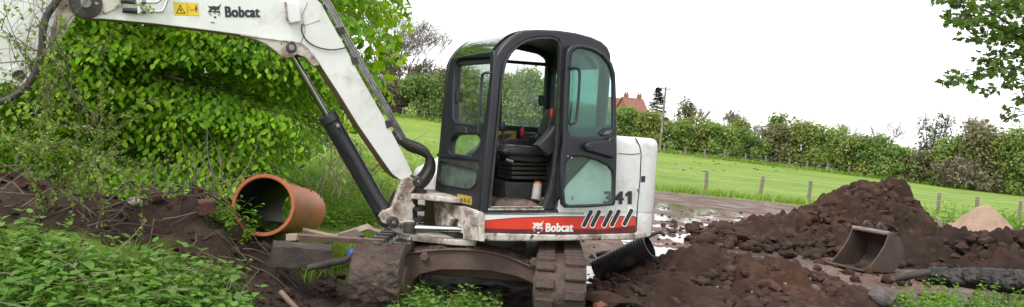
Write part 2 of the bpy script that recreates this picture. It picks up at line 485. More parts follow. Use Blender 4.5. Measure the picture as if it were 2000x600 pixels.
# stripe, white side decals
Y0 = 0.872
stripe = side_part('red_stripe', [[(943, 432), (1000, 427), (1080, 424), (1238, 424), (1242, 428), (1242, 449), (1234, 452), (1100, 454), (943, 452)]], Y0 + 0.0035, 0.002, M_red, house)
side_part('stripe_border', [[(942, 431), (1000, 425.6), (1080, 422.5), (1240, 422.5), (1244, 427), (1244, 451), (1236, 457), (1100, 459), (941, 457)]], Y0 + 0.002, 0.0035, M_ink, stripe)
side_part('stripe_dark_band', [[(943, 446), (1010, 448), (1100, 447), (1180, 448), (1241, 440), (1241, 449), (1234, 455), (1100, 457), (943, 455)]], Y0 + 0.0045, 0.0012, M_redlow, stripe)  # printed fade of the stripe to dark along its lower edge
def px_text(name, txt, bl, br, tl, y, mat, parent, bold=0.02, shear=0.0):
    a, b, c = S(bl[0], bl[1], y), S(br[0], br[1], y), S(tl[0], tl[1], y)
    u = Vector(b - a); v = Vector(c - a); w, h = u.length, v.length
    u.normalize(); v = (v - u * v.dot(u)).normalized(); n = u.cross(v)
    Mx = Matrix(((u.x, v.x, n.x, a[0]), (u.y, v.y, n.y, a[1]), (u.z, v.z, n.z, a[2]), (0, 0, 0, 1)))
    return link(name, text_mesh(name, txt, w, h, Mx, bold, shear), mat, parent)
px_text('lettering', 'Bobcat', (1065, 453.5), (1119, 453), (1065, 436), Y0 + 0.006, M_wht, stripe, 0.045)
px_text('numeral', '3', (1178, 399), (1195, 399), (1178, 373.5), Y0, M_ink, house, 0.045)
px_text('numeral', '4', (1198, 399), (1217.5, 399), (1198, 373.5), Y0, M_ink, house, 0.045)
side_part('numeral', [[(1227.5, 373.5), (1234.5, 373.5), (1234, 399), (1226, 399), (1226.4, 382), (1221.5, 384), (1222, 378.5)]], Y0 + 0.0015, 0.0015, M_ink, house)
def cat_head(x0, y0, x1, y1, y, mat, parent, name='cat_emblem', blank=None):
    """cat face emblem drawn in the box x0..x1, y0..y1 of the photo"""
    def q(pts): return [S2(x0 + a / 100 * (x1 - x0), y0 + b / 100 * (y1 - y0), y) for a, b in pts]
    face = q([(0, 0), (8, 18), (28, 22), (50, 19), (66, 24), (80, 20), (98, 4), (90, 26), (84, 42), (88, 58), (96, 68), (86, 70), (80, 62), (70, 66), (66, 58), (58, 62), (60, 72), (46, 64), (38, 56), (22, 62), (6, 58), (16, 46), (22, 38), (12, 26)])
    eyes = [q([(30, 42), (52, 47), (54, 53), (40, 53), (33, 48)]), q([(66, 46), (82, 43), (80, 52), (67, 53)])]
    nose = q([(46, 88), (58, 86), (66, 90), (62, 98), (50, 99)])
    wh = [q([(10, 66), (30, 64), (12, 69)]), q([(12, 74), (34, 68), (14, 77)]), q([(20, 84), (38, 72), (23, 86)]), q([(78, 72), (97, 80), (77, 75)]), q([(76, 77), (92, 88), (74, 80)])]
    parts = [curve_mesh('e', [face] + eyes, 0.0012, 0, side_M(y + 0.001))] + [curve_mesh('e', [l], 0.0012, 0, side_M(y + 0.001)) for l in [nose] + wh]
    return link(name, merge(name, parts), mat, parent)
cat_head(1038, 430, 1062, 456.5, Y0 + 0.006, M_wht, stripe)
# slanted air slots
for cx, cy in ((1147.5, 427), (1163.5, 427), (1186.5, 427), (1202, 426), (1226.5, 424.5)):
    def slot(w, h):
        P = []
        for k in range(9): a = math.pi * k / 8; P.append((cx + 6.5 + w * math.cos(a), cy - h - w * math.sin(a)))
        for k in range(9): a = math.pi * (1 + k / 8); P.append((cx - 6.5 + w * math.cos(a), cy + h - w * math.sin(a)))
        return P
    sl = side_part('air_slot', [slot(4.1, 12.5)], Y0 + 0.009, 0.012, M_ink, house)
    side_part('slot_rim', [slot(5.8, 13.0)], Y0 + 0.0075, 0.008, M_wht, sl)

# front face of the house with arch hole and marker lamp
FA, FB_ = S(938, 412), S(966, 118)
FV = (FB_ - FA) / np.linalg.norm(FB_ - FA)
FN = np.cross(np.array([0, 1.0, 0]), FV)
def Fp(px, py, off=0.0):
    return hit(px, py, FN, FN @ FA + off)
def F2(px, py, off=0.0):
    p = Fp(px, py, off); return (p[1], (p - FA) @ FV)
def front_M(off):
    o = FA * np.array([1, 0, 1]) + FN * off
    return Matrix(((0, FV[0], FN[0], o[0]), (1, FV[1], FN[1], o[1]), (0, FV[2], FN[2], o[2]), (0, 0, 0, 1)))
def front_part(name, loops, off, thick, mat, parent, bevel=0.0, fil=0.0, smooth=35):
    lp = [[F2(p[0], p[1], off) for p in l] for l in loops]
    if fil: lp = [fillet(l, fil) for l in lp]
    return link(name, curve_mesh(name, lp, thick, bevel, front_M(off - thick / 2)), mat, parent, smooth)
nosep = front_part('nose_plate', [[(937, 417), (915, 409), (884, 398), (852, 389), (846, 400), (850, 440), (860, 448), (876, 450), (882, 432), (890, 427), (898, 431), (904, 447), (904, 469), (936, 471)]], 0.03, 0.05, M_whited, exc, 0.008)
front_part('marker_lamp', [[(919, 422), (931, 424), (931, 441), (919, 439)]], 0.042, 0.014, M_lens, nosep, 0.003)
front_part('nose_cover', [[(845, 391), (858, 398), (872, 414), (880, 428), (874, 444), (852, 442), (850, 420)]], 0.07, 0.06, M_whited, nosep, 0.02)
# horizontal nose plates round the swing pivot
zu, zl = S(840, 381, 0.1)[2], S(850, 459, 0.1)[2]
XP = S(806, 400, 0.1)[0]
def nose_slab(z, th):
    return curve_mesh('slab', [fillet([(XF - 0.15, 0.58), (XF + 0.06, 0.52), (XP + 0.06, 0.25), (XP + 0.12, 0.1), (XP + 0.06, -0.05), (XF, -0.35), (XF - 0.15, -0.35)], 0.07)], th, 0.008, Matrix.Translation((0, 0, z)))
nose = link('swing_nose', merge('swing_nose', [nose_slab(zu, 0.045), nose_slab(zl, 0.05)]), M_whited, exc, 35)
link('pivot_pin', cyl_mesh('pivot_pin', (XP, 0.1, zl - 0.04), (XP, 0.1, zu + 0.05), 0.045), M_grease, nose, 40)
link('nose_web', box_mesh('nose_web', (XF - 0.08, -0.3, zl), (XF + 0.02, 0.45, zu), 0.01), M_grease, nose)
for zz in (0.35, 0.62):
    link('pivot_bush', cyl_mesh('pivot_bush', (XP - 0.02, 0.1, zl + zz * (zu - zl)), (XP - 0.02, 0.1, zl + (zz + 0.12) * (zu - zl)), 0.10, 24), M_grease, nose, 40)
# swing cylinder
sw = link('swing_cylinder', lathe_mesh('swing_cylinder', [(0, 0.036), (0.35, 0.036), (0.36, 0.045)], S(905, 448, 0.52), S(905, 448, 0.52) + np.array([-0.36, 0, 0])), M_grease, exc, 40)
link('chrome_rod', cyl_mesh('chrome_rod', S(808, 445, 0.36), S(903, 448, 0.52), 0.025), M_chrome, sw, 40)
link('rod_eye', cyl_mesh('rod_eye', S(800, 446, 0.34) + np.array([0, 0, -0.04]), S(800, 446, 0.34) + np.array([0, 0, 0.05]), 0.055), M_grease, sw, 40)

# ---------------------------------------------------------------- swing post
post = side_part('swing_post', [[(785, 352), (800, 344), (813, 352), (812, 366), (801, 380), (808, 398), (812, 402), (806, 410), (808, 432), (790, 438), (762, 440), (748, 436), (742, 424), (748, 412), (764, 408), (772, 392), (780, 368)]], 0.22, 0.06, M_whited, exc, 0.008, fil=0.01)
side_part('far_cheek', [[(785, 352), (800, 344), (813, 352), (812, 366), (801, 380), (808, 398), (806, 432), (762, 440), (742, 424), (764, 408), (780, 368)]], -0.02, 0.06, M_whited, post, 0.008)
side_part('post_web', [[(795, 372), (806, 400), (808, 430), (765, 436), (768, 410), (782, 380)]], 0.17, 0.2, M_grease, post, 0.004)
lug = side_part('lower_lug', [[(770, 434), (810, 432), (812, 456), (796, 462), (776, 456), (760, 446)]], 0.24, 0.30, M_whited, post, 0.012)
for nm, px, py, r, y0, y1 in (('boom_pin', 806, 352, 0.045, -0.12, 0.245), ('cylinder_pin', 757, 430, 0.052, -0.10, 0.26)):
    pin = link(nm, cyl_mesh(nm, S(px, py, 0.1) * np.array([1, 0, 1]) + np.array([0, y0, 0]), S(px, py, 0.1) * np.array([1, 0, 1]) + np.array([0, y1, 0]), r), M_grease, post, 40)
    a = S(px, py, 0.1) * np.array([1, 0, 1])
    link('pin_nut', cyl_mesh('pin_nut', a + np.array([0, y1, 0]), a + np.array([0, y1 + 0.02, 0]), 0.02, 6), M_steel, pin)

# ---------------------------------------------------------------- boom
YB, WB = 0.20, 0.20
boom = side_part('boom', [[(798, 346), (806, 340), (800, 326), (783, 292), (762, 252), (733, 200), (700, 142), (668, 80), (645, 40), (628, 8), (605, -14), (560, -34), (480, -46), (360, -52), (240, -46), (170, -34), (144, -18), (138, 6), (146, 26), (166, 36), (200, 37), (300, 46), (420, 61), (520, 75), (588, 84), (600, 92), (622, 122), (660, 180), (700, 245), (740, 303), (766, 340), (782, 352)]], YB, WB, M_white, exc, 0.006, fil=0.006)
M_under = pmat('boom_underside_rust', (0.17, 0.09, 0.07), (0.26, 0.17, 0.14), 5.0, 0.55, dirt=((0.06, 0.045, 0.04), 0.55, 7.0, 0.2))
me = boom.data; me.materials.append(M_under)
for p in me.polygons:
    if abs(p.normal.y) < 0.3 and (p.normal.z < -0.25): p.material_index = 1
# gusset with the cylinder pin
gus = side_part('boom_gusset', [[(470, 70), (520, 76.5), (588, 85.5), (603, 96), (622, 128), (612, 130), (596, 112), (580, 106), (572, 112), (560, 114), (548, 110), (538, 100), (520, 86), (500, 78)]], YB + 0.012, 0.035, M_whited, boom, 0.006)
side_part('far_gusset', [[(470, 70), (520, 76.5), (588, 85.5), (622, 128), (596, 112), (572, 112), (548, 110), (520, 86)]], YB - WB + 0.03, 0.035, M_whited, boom, 0.006)
strip_px('weld_bead', [(470, 69), (520, 75.5), (586, 84), (602, 95), (622, 127)], YB + 0.016, 0.006, M_whited, gus)
a = S(563, 95, 0.1) * np.array([1, 0, 1])
pin = link('knee_pin', cyl_mesh('knee_pin', a + np.array([0, -0.02, 0]), a + np.array([0, YB + 0.03, 0]), 0.042), M_grease, boom, 40)
link('pin_cap', cyl_mesh('pin_cap', a + np.array([0, YB + 0.03, 0]), a + np.array([0, YB + 0.037, 0]), 0.024), M_steel, pin, 40)
# bracket box and knee weld lines
side_part('lamp_bracket', [[(560, 4), (585, 8), (589, 42), (566, 46), (559, 34)]], YB + 0.05, 0.055, M_white, boom, 0.01)
strip_px('bracket_edge', [(557, 4), (560, 36), (567, 46)], YB + 0.05, 0.010, M_whited, boom)
strip_px('seam', [(586, 88), (596, 60), (590, 30), (600, 6)], YB + 0.001, 0.0035, M_whited, boom)
strip_px('seam', [(592, 50), (625, 40)], YB + 0.001, 0.003, M_whited, boom)
link('lamp_wire', tube_mesh('lamp_wire', [S(*p, YB + 0.012) for p in ((590, 46), (590, 62), (598, 78), (615, 90), (635, 96), (655, 97), (680, 92))], 0.0055, 6, smooth=5), M_rubber, boom, 60)
M_pipe = pmat('dull_pipe_steel', (0.34, 0.33, 0.32), (0.16, 0.14, 0.13), 10.0, 0.4, metal=0.5)
# pipes along the top edge
for k, off in enumerate((0.0, 0.05, 0.10)):
    P = [S(p[0] - 1 + 4 * k, p[1] + 1 - 2 * k, YB - 0.02 - off * 0.6) for p in ((612, -16), (636, 6), (656, 42), (690, 106), (716, 152), (744, 200), (772, 250), (784, 272))]
    link('hydraulic_pipe', tube_mesh('hydraulic_pipe', P, 0.011, 8, smooth=4), M_pipe, boom, 60)
for px, py in ((664, 60), (690, 119), (757, 243)):
    side_part('pipe_clamp', [[(px - 5, py - 6), (px + 8, py - 8), (px + 12, py + 4), (px - 1, py + 8)]], YB + 0.01, 0.16, M_grease, boom, 0.004)
# hose loops behind the boom foot
for k, (dy, sh) in enumerate(((0.14, 0), (0.07, 7), (0.0, -7))):
    P = [S(p[0] + sh * 0.6, p[1] + sh, dy) for p in ((772, 264), (795, 282), (822, 292), (838, 306), (840, 326), (830, 346), (818, 358), (808, 372))]
    h = link('boom_hose', tube_mesh('boom_hose', P, 0.030, 12, smooth=5), M_rubber, boom, 60)
    link('hose_ferrule', cyl_mesh('hose_ferrule', P[0], P[0] + (P[1] - P[0]) * 0.35, 0.034, 12), M_steel, h, 40)
link('rubber_stop', side_part('tmp_stop', [[(790, 366), (812, 366), (832, 372), (836, 380), (808, 384), (796, 380)]], 0.16, 0.12, M_grease, boom, 0.01).data, None, boom) if False else side_part('rubber_stop', [[(800, 364), (818, 366), (834, 372), (836, 380), (806, 382)]], 0.16, 0.12, M_grease, boom, 0.01)
# lettering and stickers on the boom
px_text('lettering', 'Bobcat', (440, 34), (508, 34.3), (440, 12.5), YB + 0.002, M_ink, boom, 0.045)
cat_head(404, 6, 432.5, 36, YB + 0.001, M_ink, boom)
side_part('scuff_mark', [[(411, 43), (418, 43.5), (420, 46), (415, 45), (412, 45)]], YB + 0.002, 0.002, M_ink, boom)
wl_ = side_part('warning_label', [[(339, 5), (386.5, 6.5), (388, 30.5), (341.5, 29.5)]], YB + 0.002, 0.002, M_yel, boom)
side_part('label_border', [[(338.3, 4.2), (387.2, 5.8), (389, 31.3), (340.8, 30.3)]], YB + 0.001, 0.001, pmat('label_edge', (0.45, 0.42, 0.30)), wl_)
M_brn = pmat('label_print', (0.10, 0.06, 0.01), (0.07, 0.05, 0.01), 20.0)
side_part('warning_triangle', [[(351.6, 8.5), (363, 27), (343.5, 26.5)], [(351.8, 12), (359.8, 25), (346.4, 24.7)]], YB + 0.003, 0.001, M_brn, wl_)
side_part('running_figure', [[(350, 17), (353, 17.4), (356, 18), (353.5, 19), (355.5, 23.5), (353.8, 23.5), (351.5, 20.5), (349.5, 18.5)]], YB + 0.003, 0.001, M_brn, wl_)
side_part('divider_line', [[(364.6, 5.8), (365.2, 5.8), (366.2, 30), (365.6, 30)]], YB + 0.003, 0.001, M_brn, wl_)
side_part('machine_outline', [[(367, 13.5), (371, 13.5), (371.5, 23.5), (367.5, 23.5)], [(367.8, 14.4), (370.2, 14.4), (370.6, 22.6), (368.2, 22.6)]], YB + 0.003, 0.001, M_yeld, wl_)
side_part('distance_arrow', [[(372.5, 19.3), (374.5, 17.8), (374.6, 18.9), (377.5, 19), (377.4, 18), (379.6, 19.6), (377.6, 21.2), (377.5, 20), (374.6, 19.9), (374.6, 21)]], YB + 0.003, 0.001, M_brn, wl_)
side_part('standing_figure', [[(381.5, 13), (385, 13), (385.6, 19), (384.4, 19.5), (384.2, 24.2), (382.4, 24.2), (382, 19.5), (380.6, 19)]], YB + 0.003, 0.001, M_brn, wl_)
side_part('figure_head', [fillet([(381.6, 10.2), (384, 10.2), (384.1, 12.4), (381.7, 12.4)], 0.8)], YB + 0.003, 0.001, M_brn, wl_)
# tip of the boom: boss, plate and steel tubes
a = S(168, 8, YB) ; ay = a * np.array([1, 0, 1])
boss = link('tip_boss', merge('tip_boss', [lathe_mesh('b1', [(0, 0.105), (0.03, 0.105), (0.035, 0.09)], ay + np.array([0, YB - 0.005, 0]), ay + np.array([0, YB + 0.03, 0]), 28)]), M_grease, boom, 40)
link('tip_pin', cyl_mesh('tip_pin', ay + np.array([0, -0.06, 0]), ay + np.array([0, YB + 0.055, 0]), 0.036), M_steel, boss, 40)
b2 = S(189, 9, YB)
link('grease_nipple', cyl_mesh('grease_nipple', b2, b2 + np.array([0, 0.04, 0]), 0.014, 10), M_steel, boss, 40)
side_part('tip_plate', [[(172, -24), (236, -10), (238, 12), (205, 27), (170, 28)]], YB + 0.016, 0.016, M_whited, boom, 0.004)
side_part('tube_bracket', [[(268, -6), (272, -6), (274, 26), (269, 26)]], YB + 0.08, 0.08, M_white, boom, 0.003)
for k, (pts, hs) in enumerate((([(270, 4), (300, 5), (309, 3), (320, -8), (340, -30)], [(236, 1), (266, 4)]), ([(270, 22), (312, 22.5), (318, 20), (324, 6), (332, -12), (345, -34)], [(239, 20), (268, 22)]))):
    t = link('steel_tube', tube_mesh('steel_tube', [S(*p, YB + 0.035) for p in pts], 0.011, 8, smooth=4), M_chrome, boom, 60)
    link('hose_end', tube_mesh('hose_end', [S(*p, YB + 0.035) for p in hs], 0.02, 10), M_rubber, t, 60)
    link('tube_nut', cyl_mesh('tube_nut', S(277, hs[1][1], YB + 0.035), S(285, hs[1][1] + 0.3, YB + 0.035), 0.022, 6), M_steel, t)

# ---------------------------------------------------------------- boom cylinder
ca = S(563, 95, 0.1); cb = S(757, 430, 0.1); cd = (cb - ca) / np.linalg.norm(cb - ca); CL = np.linalg.norm(cb - ca)
s0 = np.linalg.norm(S(631, 228, 0.1) - ca)
cylr = link('boom_cylinder', lathe_mesh('boom_cylinder', [(0, 0.045), (0, 0.080), (0.06, 0.084), (0.075, 0.075), (CL - s0 - 0.14, 0.075), (CL - s0 - 0.13, 0.080), (CL - s0 - 0.09, 0.075), (CL - s0 - 0.02, 0.055)], ca + cd * s0, cb, 28), M_barrel, exc, 30)
link('cylinder_rod', cyl_mesh('cylinder_rod', ca + cd * 0.05, ca + cd * (s0 + 0.02), 0.028), pmat('dark_metal_rod', (0.30, 0.29, 0.30), (0.20, 0.19, 0.19), 5.0, 0.22, metal=1.0), cylr, 40)  # rod metal darker than the chrome swing rod
link('rod_eye', cyl_mesh('rod_eye', ca + np.array([0, -0.08, 0]), ca + np.array([0, 0.08, 0]), 0.05), M_grease, cylr, 40)
link('foot_eye', cyl_mesh('foot_eye', cb + np.array([0, -0.085, 0]), cb + np.array([0, 0.085, 0]), 0.072), M_grease, cylr, 40)
pt = [S(*p, 0.17) for p in ((661, 246), (668, 258), (672, 275), (700, 330), (735, 392), (745, 412))]
link('cylinder_hose', tube_mesh('cylinder_hose', pt, 0.014, 8, smooth=4), M_rubber, cylr, 60)
link('hose_fitting', cyl_mesh('hose_fitting', S(660, 246, 0.1), S(660, 246, 0.2), 0.02, 8), M_steel, cylr)
link('cylinder_guard', tube_mesh('cylinder_guard', [S(*p, 0.165) for p in ((655, 262), (735, 398), (750, 420))], 0.012, 6), M_barrel, cylr)

# ---------------------------------------------------------------- arm (dipper)
arm = side_part('arm', [[(150, -60), (154, 2), (150, 26), (128, 60), (88, 104), (62, 118), (52, 132), (51, 150), (42, 160), (20, 162), (-60, 168), (-330, 250), (-360, 230), (-350, 190), (-160, 60), (-60, -40), (60, -80)]], YB - 0.03, 0.16, M_white, exc, 0.008, fil=0.01)
side_part('arm_cheek', [[(152, -40), (156, 2), (150, 30), (90, 105), (100, 60), (110, 20), (122, -40)]], YB + 0.004, 0.02, M_whited, arm, 0.004)
a = S(37, 148, YB) * np.array([1, 0, 1])
ab = link('linkage_boss', lathe_mesh('linkage_boss', [(0, 0.072), (0.02, 0.068), (0.02, 0.040), (-0.005, 0.040)], a + np.array([0, YB - 0.032, 0]), a + np.array([0, YB, 0]), 24), M_white, arm, 40)
link('boss_hole', cyl_mesh('boss_hole', a + np.array([0, YB - 0.03, 0]), a + np.array([0, YB - 0.018, 0]), 0.036, 20), M_grease, ab, 40)
link('arm_hose', tube_mesh('arm_hose', [S(*p, YB + 0.04) for p in ((125, -20), (108, 6), (90, 34), (84, 62), (82, 92), (76, 122), (66, 148), (48, 172), (24, 190), (-10, 202), (-80, 215))], 0.024, 12, smooth=5), M_rubber, arm, 60)
hb = S(-345, 228, YB) * np.array([1, 0, 1])
link('arm_end_pin', cyl_mesh('arm_end_pin', hb + np.array([0, -0.02, 0]), hb + np.array([0, YB, 0]), 0.05), M_steel, arm, 40)

# ---------------------------------------------------------------- cab
YC, YCF = 0.875, -0.13
roof_px = [(966, 118), (972, 104), (982, 89), (994, 77), (1008, 67), (1026, 60), (1050, 57.5), (1090, 59), (1126, 64), (1156, 72), (1176, 81), (1188, 92), (1194, 106)]
cab_out = [(938, 413), (941, 380), (950, 290), (957, 210)] + roof_px + [(1195, 130), (1190, 200), (1184, 262), (1155, 306), (1108, 364), (1092, 390), (1082, 412.5)]
door_hole = [(957, 406), (962, 360), (970, 280), (977, 200), (982, 150), (988, 122), (998, 104), (1012, 90), (1030, 80), (1050, 75), (1078, 74.5), (1090, 79), (1095, 90), (1096, 110), (1093, 200), (1088, 290), (1083, 335), (1076, 370), (1062, 406)]
rear_hole = fillet([(1117, 104), (1128, 97), (1160, 103), (1178, 116), (1182, 130), (1177, 240), (1170, 252), (1122, 252), (1114, 240)], 6)
cab = side_part('cab', [cab_out, door_hole, rear_hole], YC, 0.075, M_black, exc, 0.022)
side_part('door_seal', [[(p[0] + dx, p[1] + dy) for p, (dx, dy) in zip(door_hole, [(-2.5, 1)] * 5 + [(-2.5, -1)] * 3 + [(-1, -2.5)] * 4 + [(2, -2)] * 2 + [(2.5, 0)] * 4 + [(2.5, 1)])], [(p[0] + dx, p[1] + dy) for p, (dx, dy) in zip(door_hole, [(1.5, -1)] * 5 + [(2, 1)] * 3 + [(0, 2)] * 4 + [(-2, 2)] * 2 + [(-2, 0)] * 4 + [(-1.5, -1)])]], YC + 0.012, 0.03, M_rubber, cab, 0.004)
# far side wall
far_out = [(p[0], p[1]) for p in cab_out]
fo = [S2(p[0], p[1], YC) for p in cab_out]
def fpx(pts): return [S2(p[0], p[1], YCF + 0.05) for p in pts]
far_win = fillet([(-x_, z_ + 0.78) for x_, z_ in ((0.595, 0.83), (0.595, 1.34), (0.57, 1.41), (0.48, 1.48), (0.35, 1.53), (0.15, 1.565), (-0.02, 1.57), (-0.30, 1.545), (-0.39, 1.50), (-0.40, 0.88), (-0.34, 0.83))], 0.03)
far_low = fillet([(-x_, z_ + 0.78) for x_, z_ in ((0.61, 0.52), (0.61, 0.74), (0.27, 0.74), (0.27, 0.64), (0.42, 0.52))], 0.03)
farw = link('far_side_wall', curve_mesh('far_side_wall', [fo, far_win, far_low], 0.05, 0.012, side_M(YCF + 0.025)), M_black, cab, 35)
link('window_bar', curve_mesh('window_bar', [fpx([(886, 111), (960, 115), (1070, 123), (1070, 130), (960, 121), (886, 118)])], 0.03, 0.004, side_M(YCF + 0.05)), M_black, farw, 35)
link('window_post', curve_mesh('window_post', [fpx([(976, 118), (981, 118), (979, 247), (974, 247)])], 0.02, 0.003, side_M(YCF + 0.05)), M_black, farw, 35)
link('side_pane', curve_mesh('side_pane', [far_win], 0.004, 0, side_M(YCF + 0.03)), G_clear, farw)
for px, py in ((882, 188), (1059, 197)):
    side_part('window_catch', [[(px - 4, py - 11), (px + 5, py - 11), (px + 5, py + 10), (px - 4, py + 10)]], YCF + 0.09, 0.04, M_ink, farw, 0.004)
for (x0, y0, x1, y1) in ((970, 256, 986, 272), (987, 256, 1008, 272)):
    side_part('yellow_label', [[(x0, y0), (x1, y0), (x1, y1), (x0, y1)]], YCF + 0.055, 0.004, M_yeld, farw)
# front frame: windscreen opening, lower opening, bottom opening
front_out = [(937, 412), (849, 380), (856, 315), (863, 245), (870, 180), (875, 138), (880, 118), (884, 112), (964, 98), (965, 116), (958, 205), (948, 300)]
ws_hole = [(889, 124), (893, 117), (902, 114), (940, 107), (951, 107), (956, 114), (955, 150), (949, 200), (944, 238), (938, 243), (912, 241), (890, 238), (884, 230), (884, 200), (886, 150)]
lw_hole = [(876, 294), (878, 276), (884, 266), (892, 263), (936, 262.5), (939, 268), (937, 284), (926, 298), (920, 305), (878, 299)]
bt_hole = [(857, 322), (859, 314), (866, 312), (922, 318), (930, 322), (932, 332), (928, 358), (922, 366), (912, 369), (866, 360), (857, 353), (855, 345)]
frf = front_part('front_frame', [front_out, ws_hole, lw_hole, bt_hole], 0.005, 0.07, M_black, cab, 0.015)
front_part('windscreen', [ws_hole], -0.03, 0.004, G_thin, frf)
front_part('lower_screen', [lw_hole], -0.03, 0.004, G_low, frf)
front_part('bottom_screen', [bt_hole], -0.015, 0.004, G_dark, frf)
front_part('bottom_backing', [[(x + (892 - x) * 0.02, y) for x, y in bt_hole]], -0.20, 0.01, M_inner, frf)
front_part('screen_rim', [[(x + (-1.5 if x < 893 else 1.5), y + (-1.5 if y < 340 else 1.5)) for x, y in bt_hole], bt_hole], 0.012, 0.03, M_rubber, frf, 0.004)
front_part('middle_rail', [[(853, 300), (938, 309), (938, 313), (852, 305)]], 0.014, 0.02, M_black, frf, 0.003)
front_part('latch_box', [[(889, 246), (909, 248), (910, 260), (888, 259)]], 0.03, 0.03, M_ink, frf, 0.006)
front_part('warning_sticker', [[(893, 378.5), (921, 384), (921, 400.5), (893, 395.5)]], 0.008, 0.003, M_yeld, frf)
for k in range(3):
    x = 897 + k * 8
    front_part('sticker_sign', [[(x + 3, 384 + k * 1.6), (x + 6, 393 + k * 1.6), (x, 392 + k * 1.6)], [(x + 3, 387 + k * 1.6), (x + 4.6, 391.5 + k * 1.6), (x + 1.4, 391.5 + k * 1.6)]], 0.0095, 0.001, M_brn, frf)
# coiled strap by the windscreen
co = []
for k in range(120):
    t = k / 119; p = Fp(889 - 3 * t, 200 + 32 * t, -0.05); an = t * 2 * math.pi * 12
    co.append(p + np.array([0.0, 0.014 * math.cos(an), 0.006 * math.sin(an)]))
link('coil_cord', tube_mesh('coil_cord', co, 0.004, 5), M_ink, frf)
front_part('cord_box', [[(885, 177), (894, 178), (893, 199), (884, 198)]], -0.02, 0.05, M_ink, frf, 0.004)
link('grab_handle', tube_mesh('grab_handle', [Fp(960, 143, 0.03), Fp(950, 142, 0.06), Fp(944, 145, 0.07), Fp(941, 156, 0.07), Fp(937, 210, 0.07), Fp(934, 256, 0.07), Fp(935, 264, 0.06), Fp(941, 268, 0.03)], 0.011, 8, smooth=4), M_black, frf, 60)
# roof: thick swept shell between the sides, tinted hatch over the front curve
rp = [S2(*p, YC) for p in roof_px]
rp = smooth_line(rp, 4)
rp = [np.array(p) for p in rp]
cen = np.mean(rp, 0) - np.array([0, 0.4])
inn = [p + (cen - p) / np.linalg.norm(cen - p) * 0.05 for p in rp]
pr = 0.012
outp = [p - (cen - p) / np.linalg.norm(cen - p) * (-pr) for p in rp]
roof = link('roof', curve_mesh('roof', [outp + inn[::-1]], YC - YCF - 0.06, 0.0, side_M((YC + YCF) / 2)), M_black, cab, 30)
def hatch_strip(i0, i1, y0, y1, off, name, mat):
    V, Fc = [], []
    idx = list(range(i0, i1))
    for i in idx:
        d = (rp[i] - cen) / np.linalg.norm(rp[i] - cen)
        for y in (y0, y1): 
            for o in (off, off - 0.012):
                q = rp[i] + d * o; V.append((-q[0], y, q[1]))
    n = len(idx)
    for i in range(n - 1):
        a, b = i * 4, i * 4 + 4
        Fc += [(a, a + 2, b + 2, b), (a + 1, b + 1, b + 3, a + 3), (a, b, b + 1, a + 1), (a + 2, a + 3, b + 3, b + 2)]
    Fc += [(0, 1, 3, 2), (n * 4 - 4, n * 4 - 2, n * 4 - 1, n * 4 - 3)]
    me = bpy.data.meshes.new(name); me.from_pydata(V, [], Fc); me.update()
    bm_ = bmesh.new(); bm_.from_mesh(me); bmesh.ops.recalc_face_normals(bm_, faces=bm_.faces[:]); bm_.to_mesh(me); bm_.free()
    return link(name, me, mat, roof, 30)
hatch_strip(3, 26, 0.74, -0.02, 0.006, 'roof_hatch', M_hatch)
# rear wall with window
XCR = S(1188, 200)[0]; XCL = S(1150, 312)[0]
zr0, zr1 = S(1186, 240)[2], S(1194, 112)[2]
rear = link('rear_wall', curve_mesh('rear_wall', [[(YCF, ZT - 0.05), (YC - 0.02, ZT - 0.05), (YC - 0.02, zr1 + 0.02), (YCF, zr1 + 0.02)], fillet([(YCF + 0.1, ZT + 0.06), (YC - 0.1, ZT + 0.06), (YC - 0.1, zr1 - 0.10), (YCF + 0.1, zr1 - 0.10)], 0.05)], 0.05, 0.01, Matrix(((0, 0, 1, XCR + 0.03), (1, 0, 0, 0), (0, 1, 0, 0), (0, 0, 0, 1)))), M_black, cab, 35)
link('rear_pane', curve_mesh('rear_pane', [[(YCF + 0.08, ZT + 0.04), (YC - 0.08, ZT + 0.04), (YC - 0.08, zr1 - 0.08), (YCF + 0.08, zr1 - 0.08)]], 0.004, 0, Matrix(((0, 0, 1, XCR + 0.03), (1, 0, 0, 0), (0, 1, 0, 0), (0, 0, 0, 1)))), G_teal, rear)
side_part('cab_side_pane', [rear_hole], YC - 0.05, 0.004, G_thin, cab)
# floor and lower rear bulkhead
link('cab_floor', box_mesh('cab_floor', (XCL, YCF, ZFL - 0.03), (XF - 0.03, YC - 0.01, ZFL + 0.015)), M_inner, cab)
link('bulkhead', box_mesh('bulkhead', (XCL - 0.28, YCF + 0.06, ZFL), (-0.12, YC - 0.09, ZT - 0.02), 0.02), M_inner, cab, 35)
side_part('door_sill', [[(955, 404), (1064, 404), (1062, 411), (954, 411)]], YC + 0.008, 0.03, M_whited, cab, 0.004)

# interior
seat = link('seat', side_part('tmp', [[(983, 296), (990, 287), (1010, 284), (1040, 287), (1068, 289), (1076, 296), (1074, 306), (1040, 307), (1000, 305), (986, 303)]], 0.60, 0.46, M_seat, None, 0.03).data, None, exc)
side_part('seat_back', [[(1080, 296), (1088, 268), (1098, 235), (1108, 215), (1120, 214), (1120, 240), (1108, 296)]], 0.56, 0.40, M_seat, seat, 0.03)
side_part('seat_pan', [[(990, 304), (1074, 305), (1074, 315), (1050, 318), (1004, 314)]], 0.56, 0.36, M_inner, seat, 0.01)
for k in range(4):
    side_part('bellows_fold', [[(1000, 317 + k * 9), (1076, 318 + k * 9), (1076, 325 + k * 9), (1000, 324 + k * 9)]], 0.52, 0.3, M_rubber, seat, 0.014)
side_part('seat_box', [[(988, 356), (1076, 358), (1074, 396), (986, 394)]], 0.54, 0.36, M_inner, seat, 0.01)
link('adjust_bar', cyl_mesh('adjust_bar', S(988, 312, 0.66), S(1002, 316, 0.66), 0.016, 12), M_steel, seat, 40)
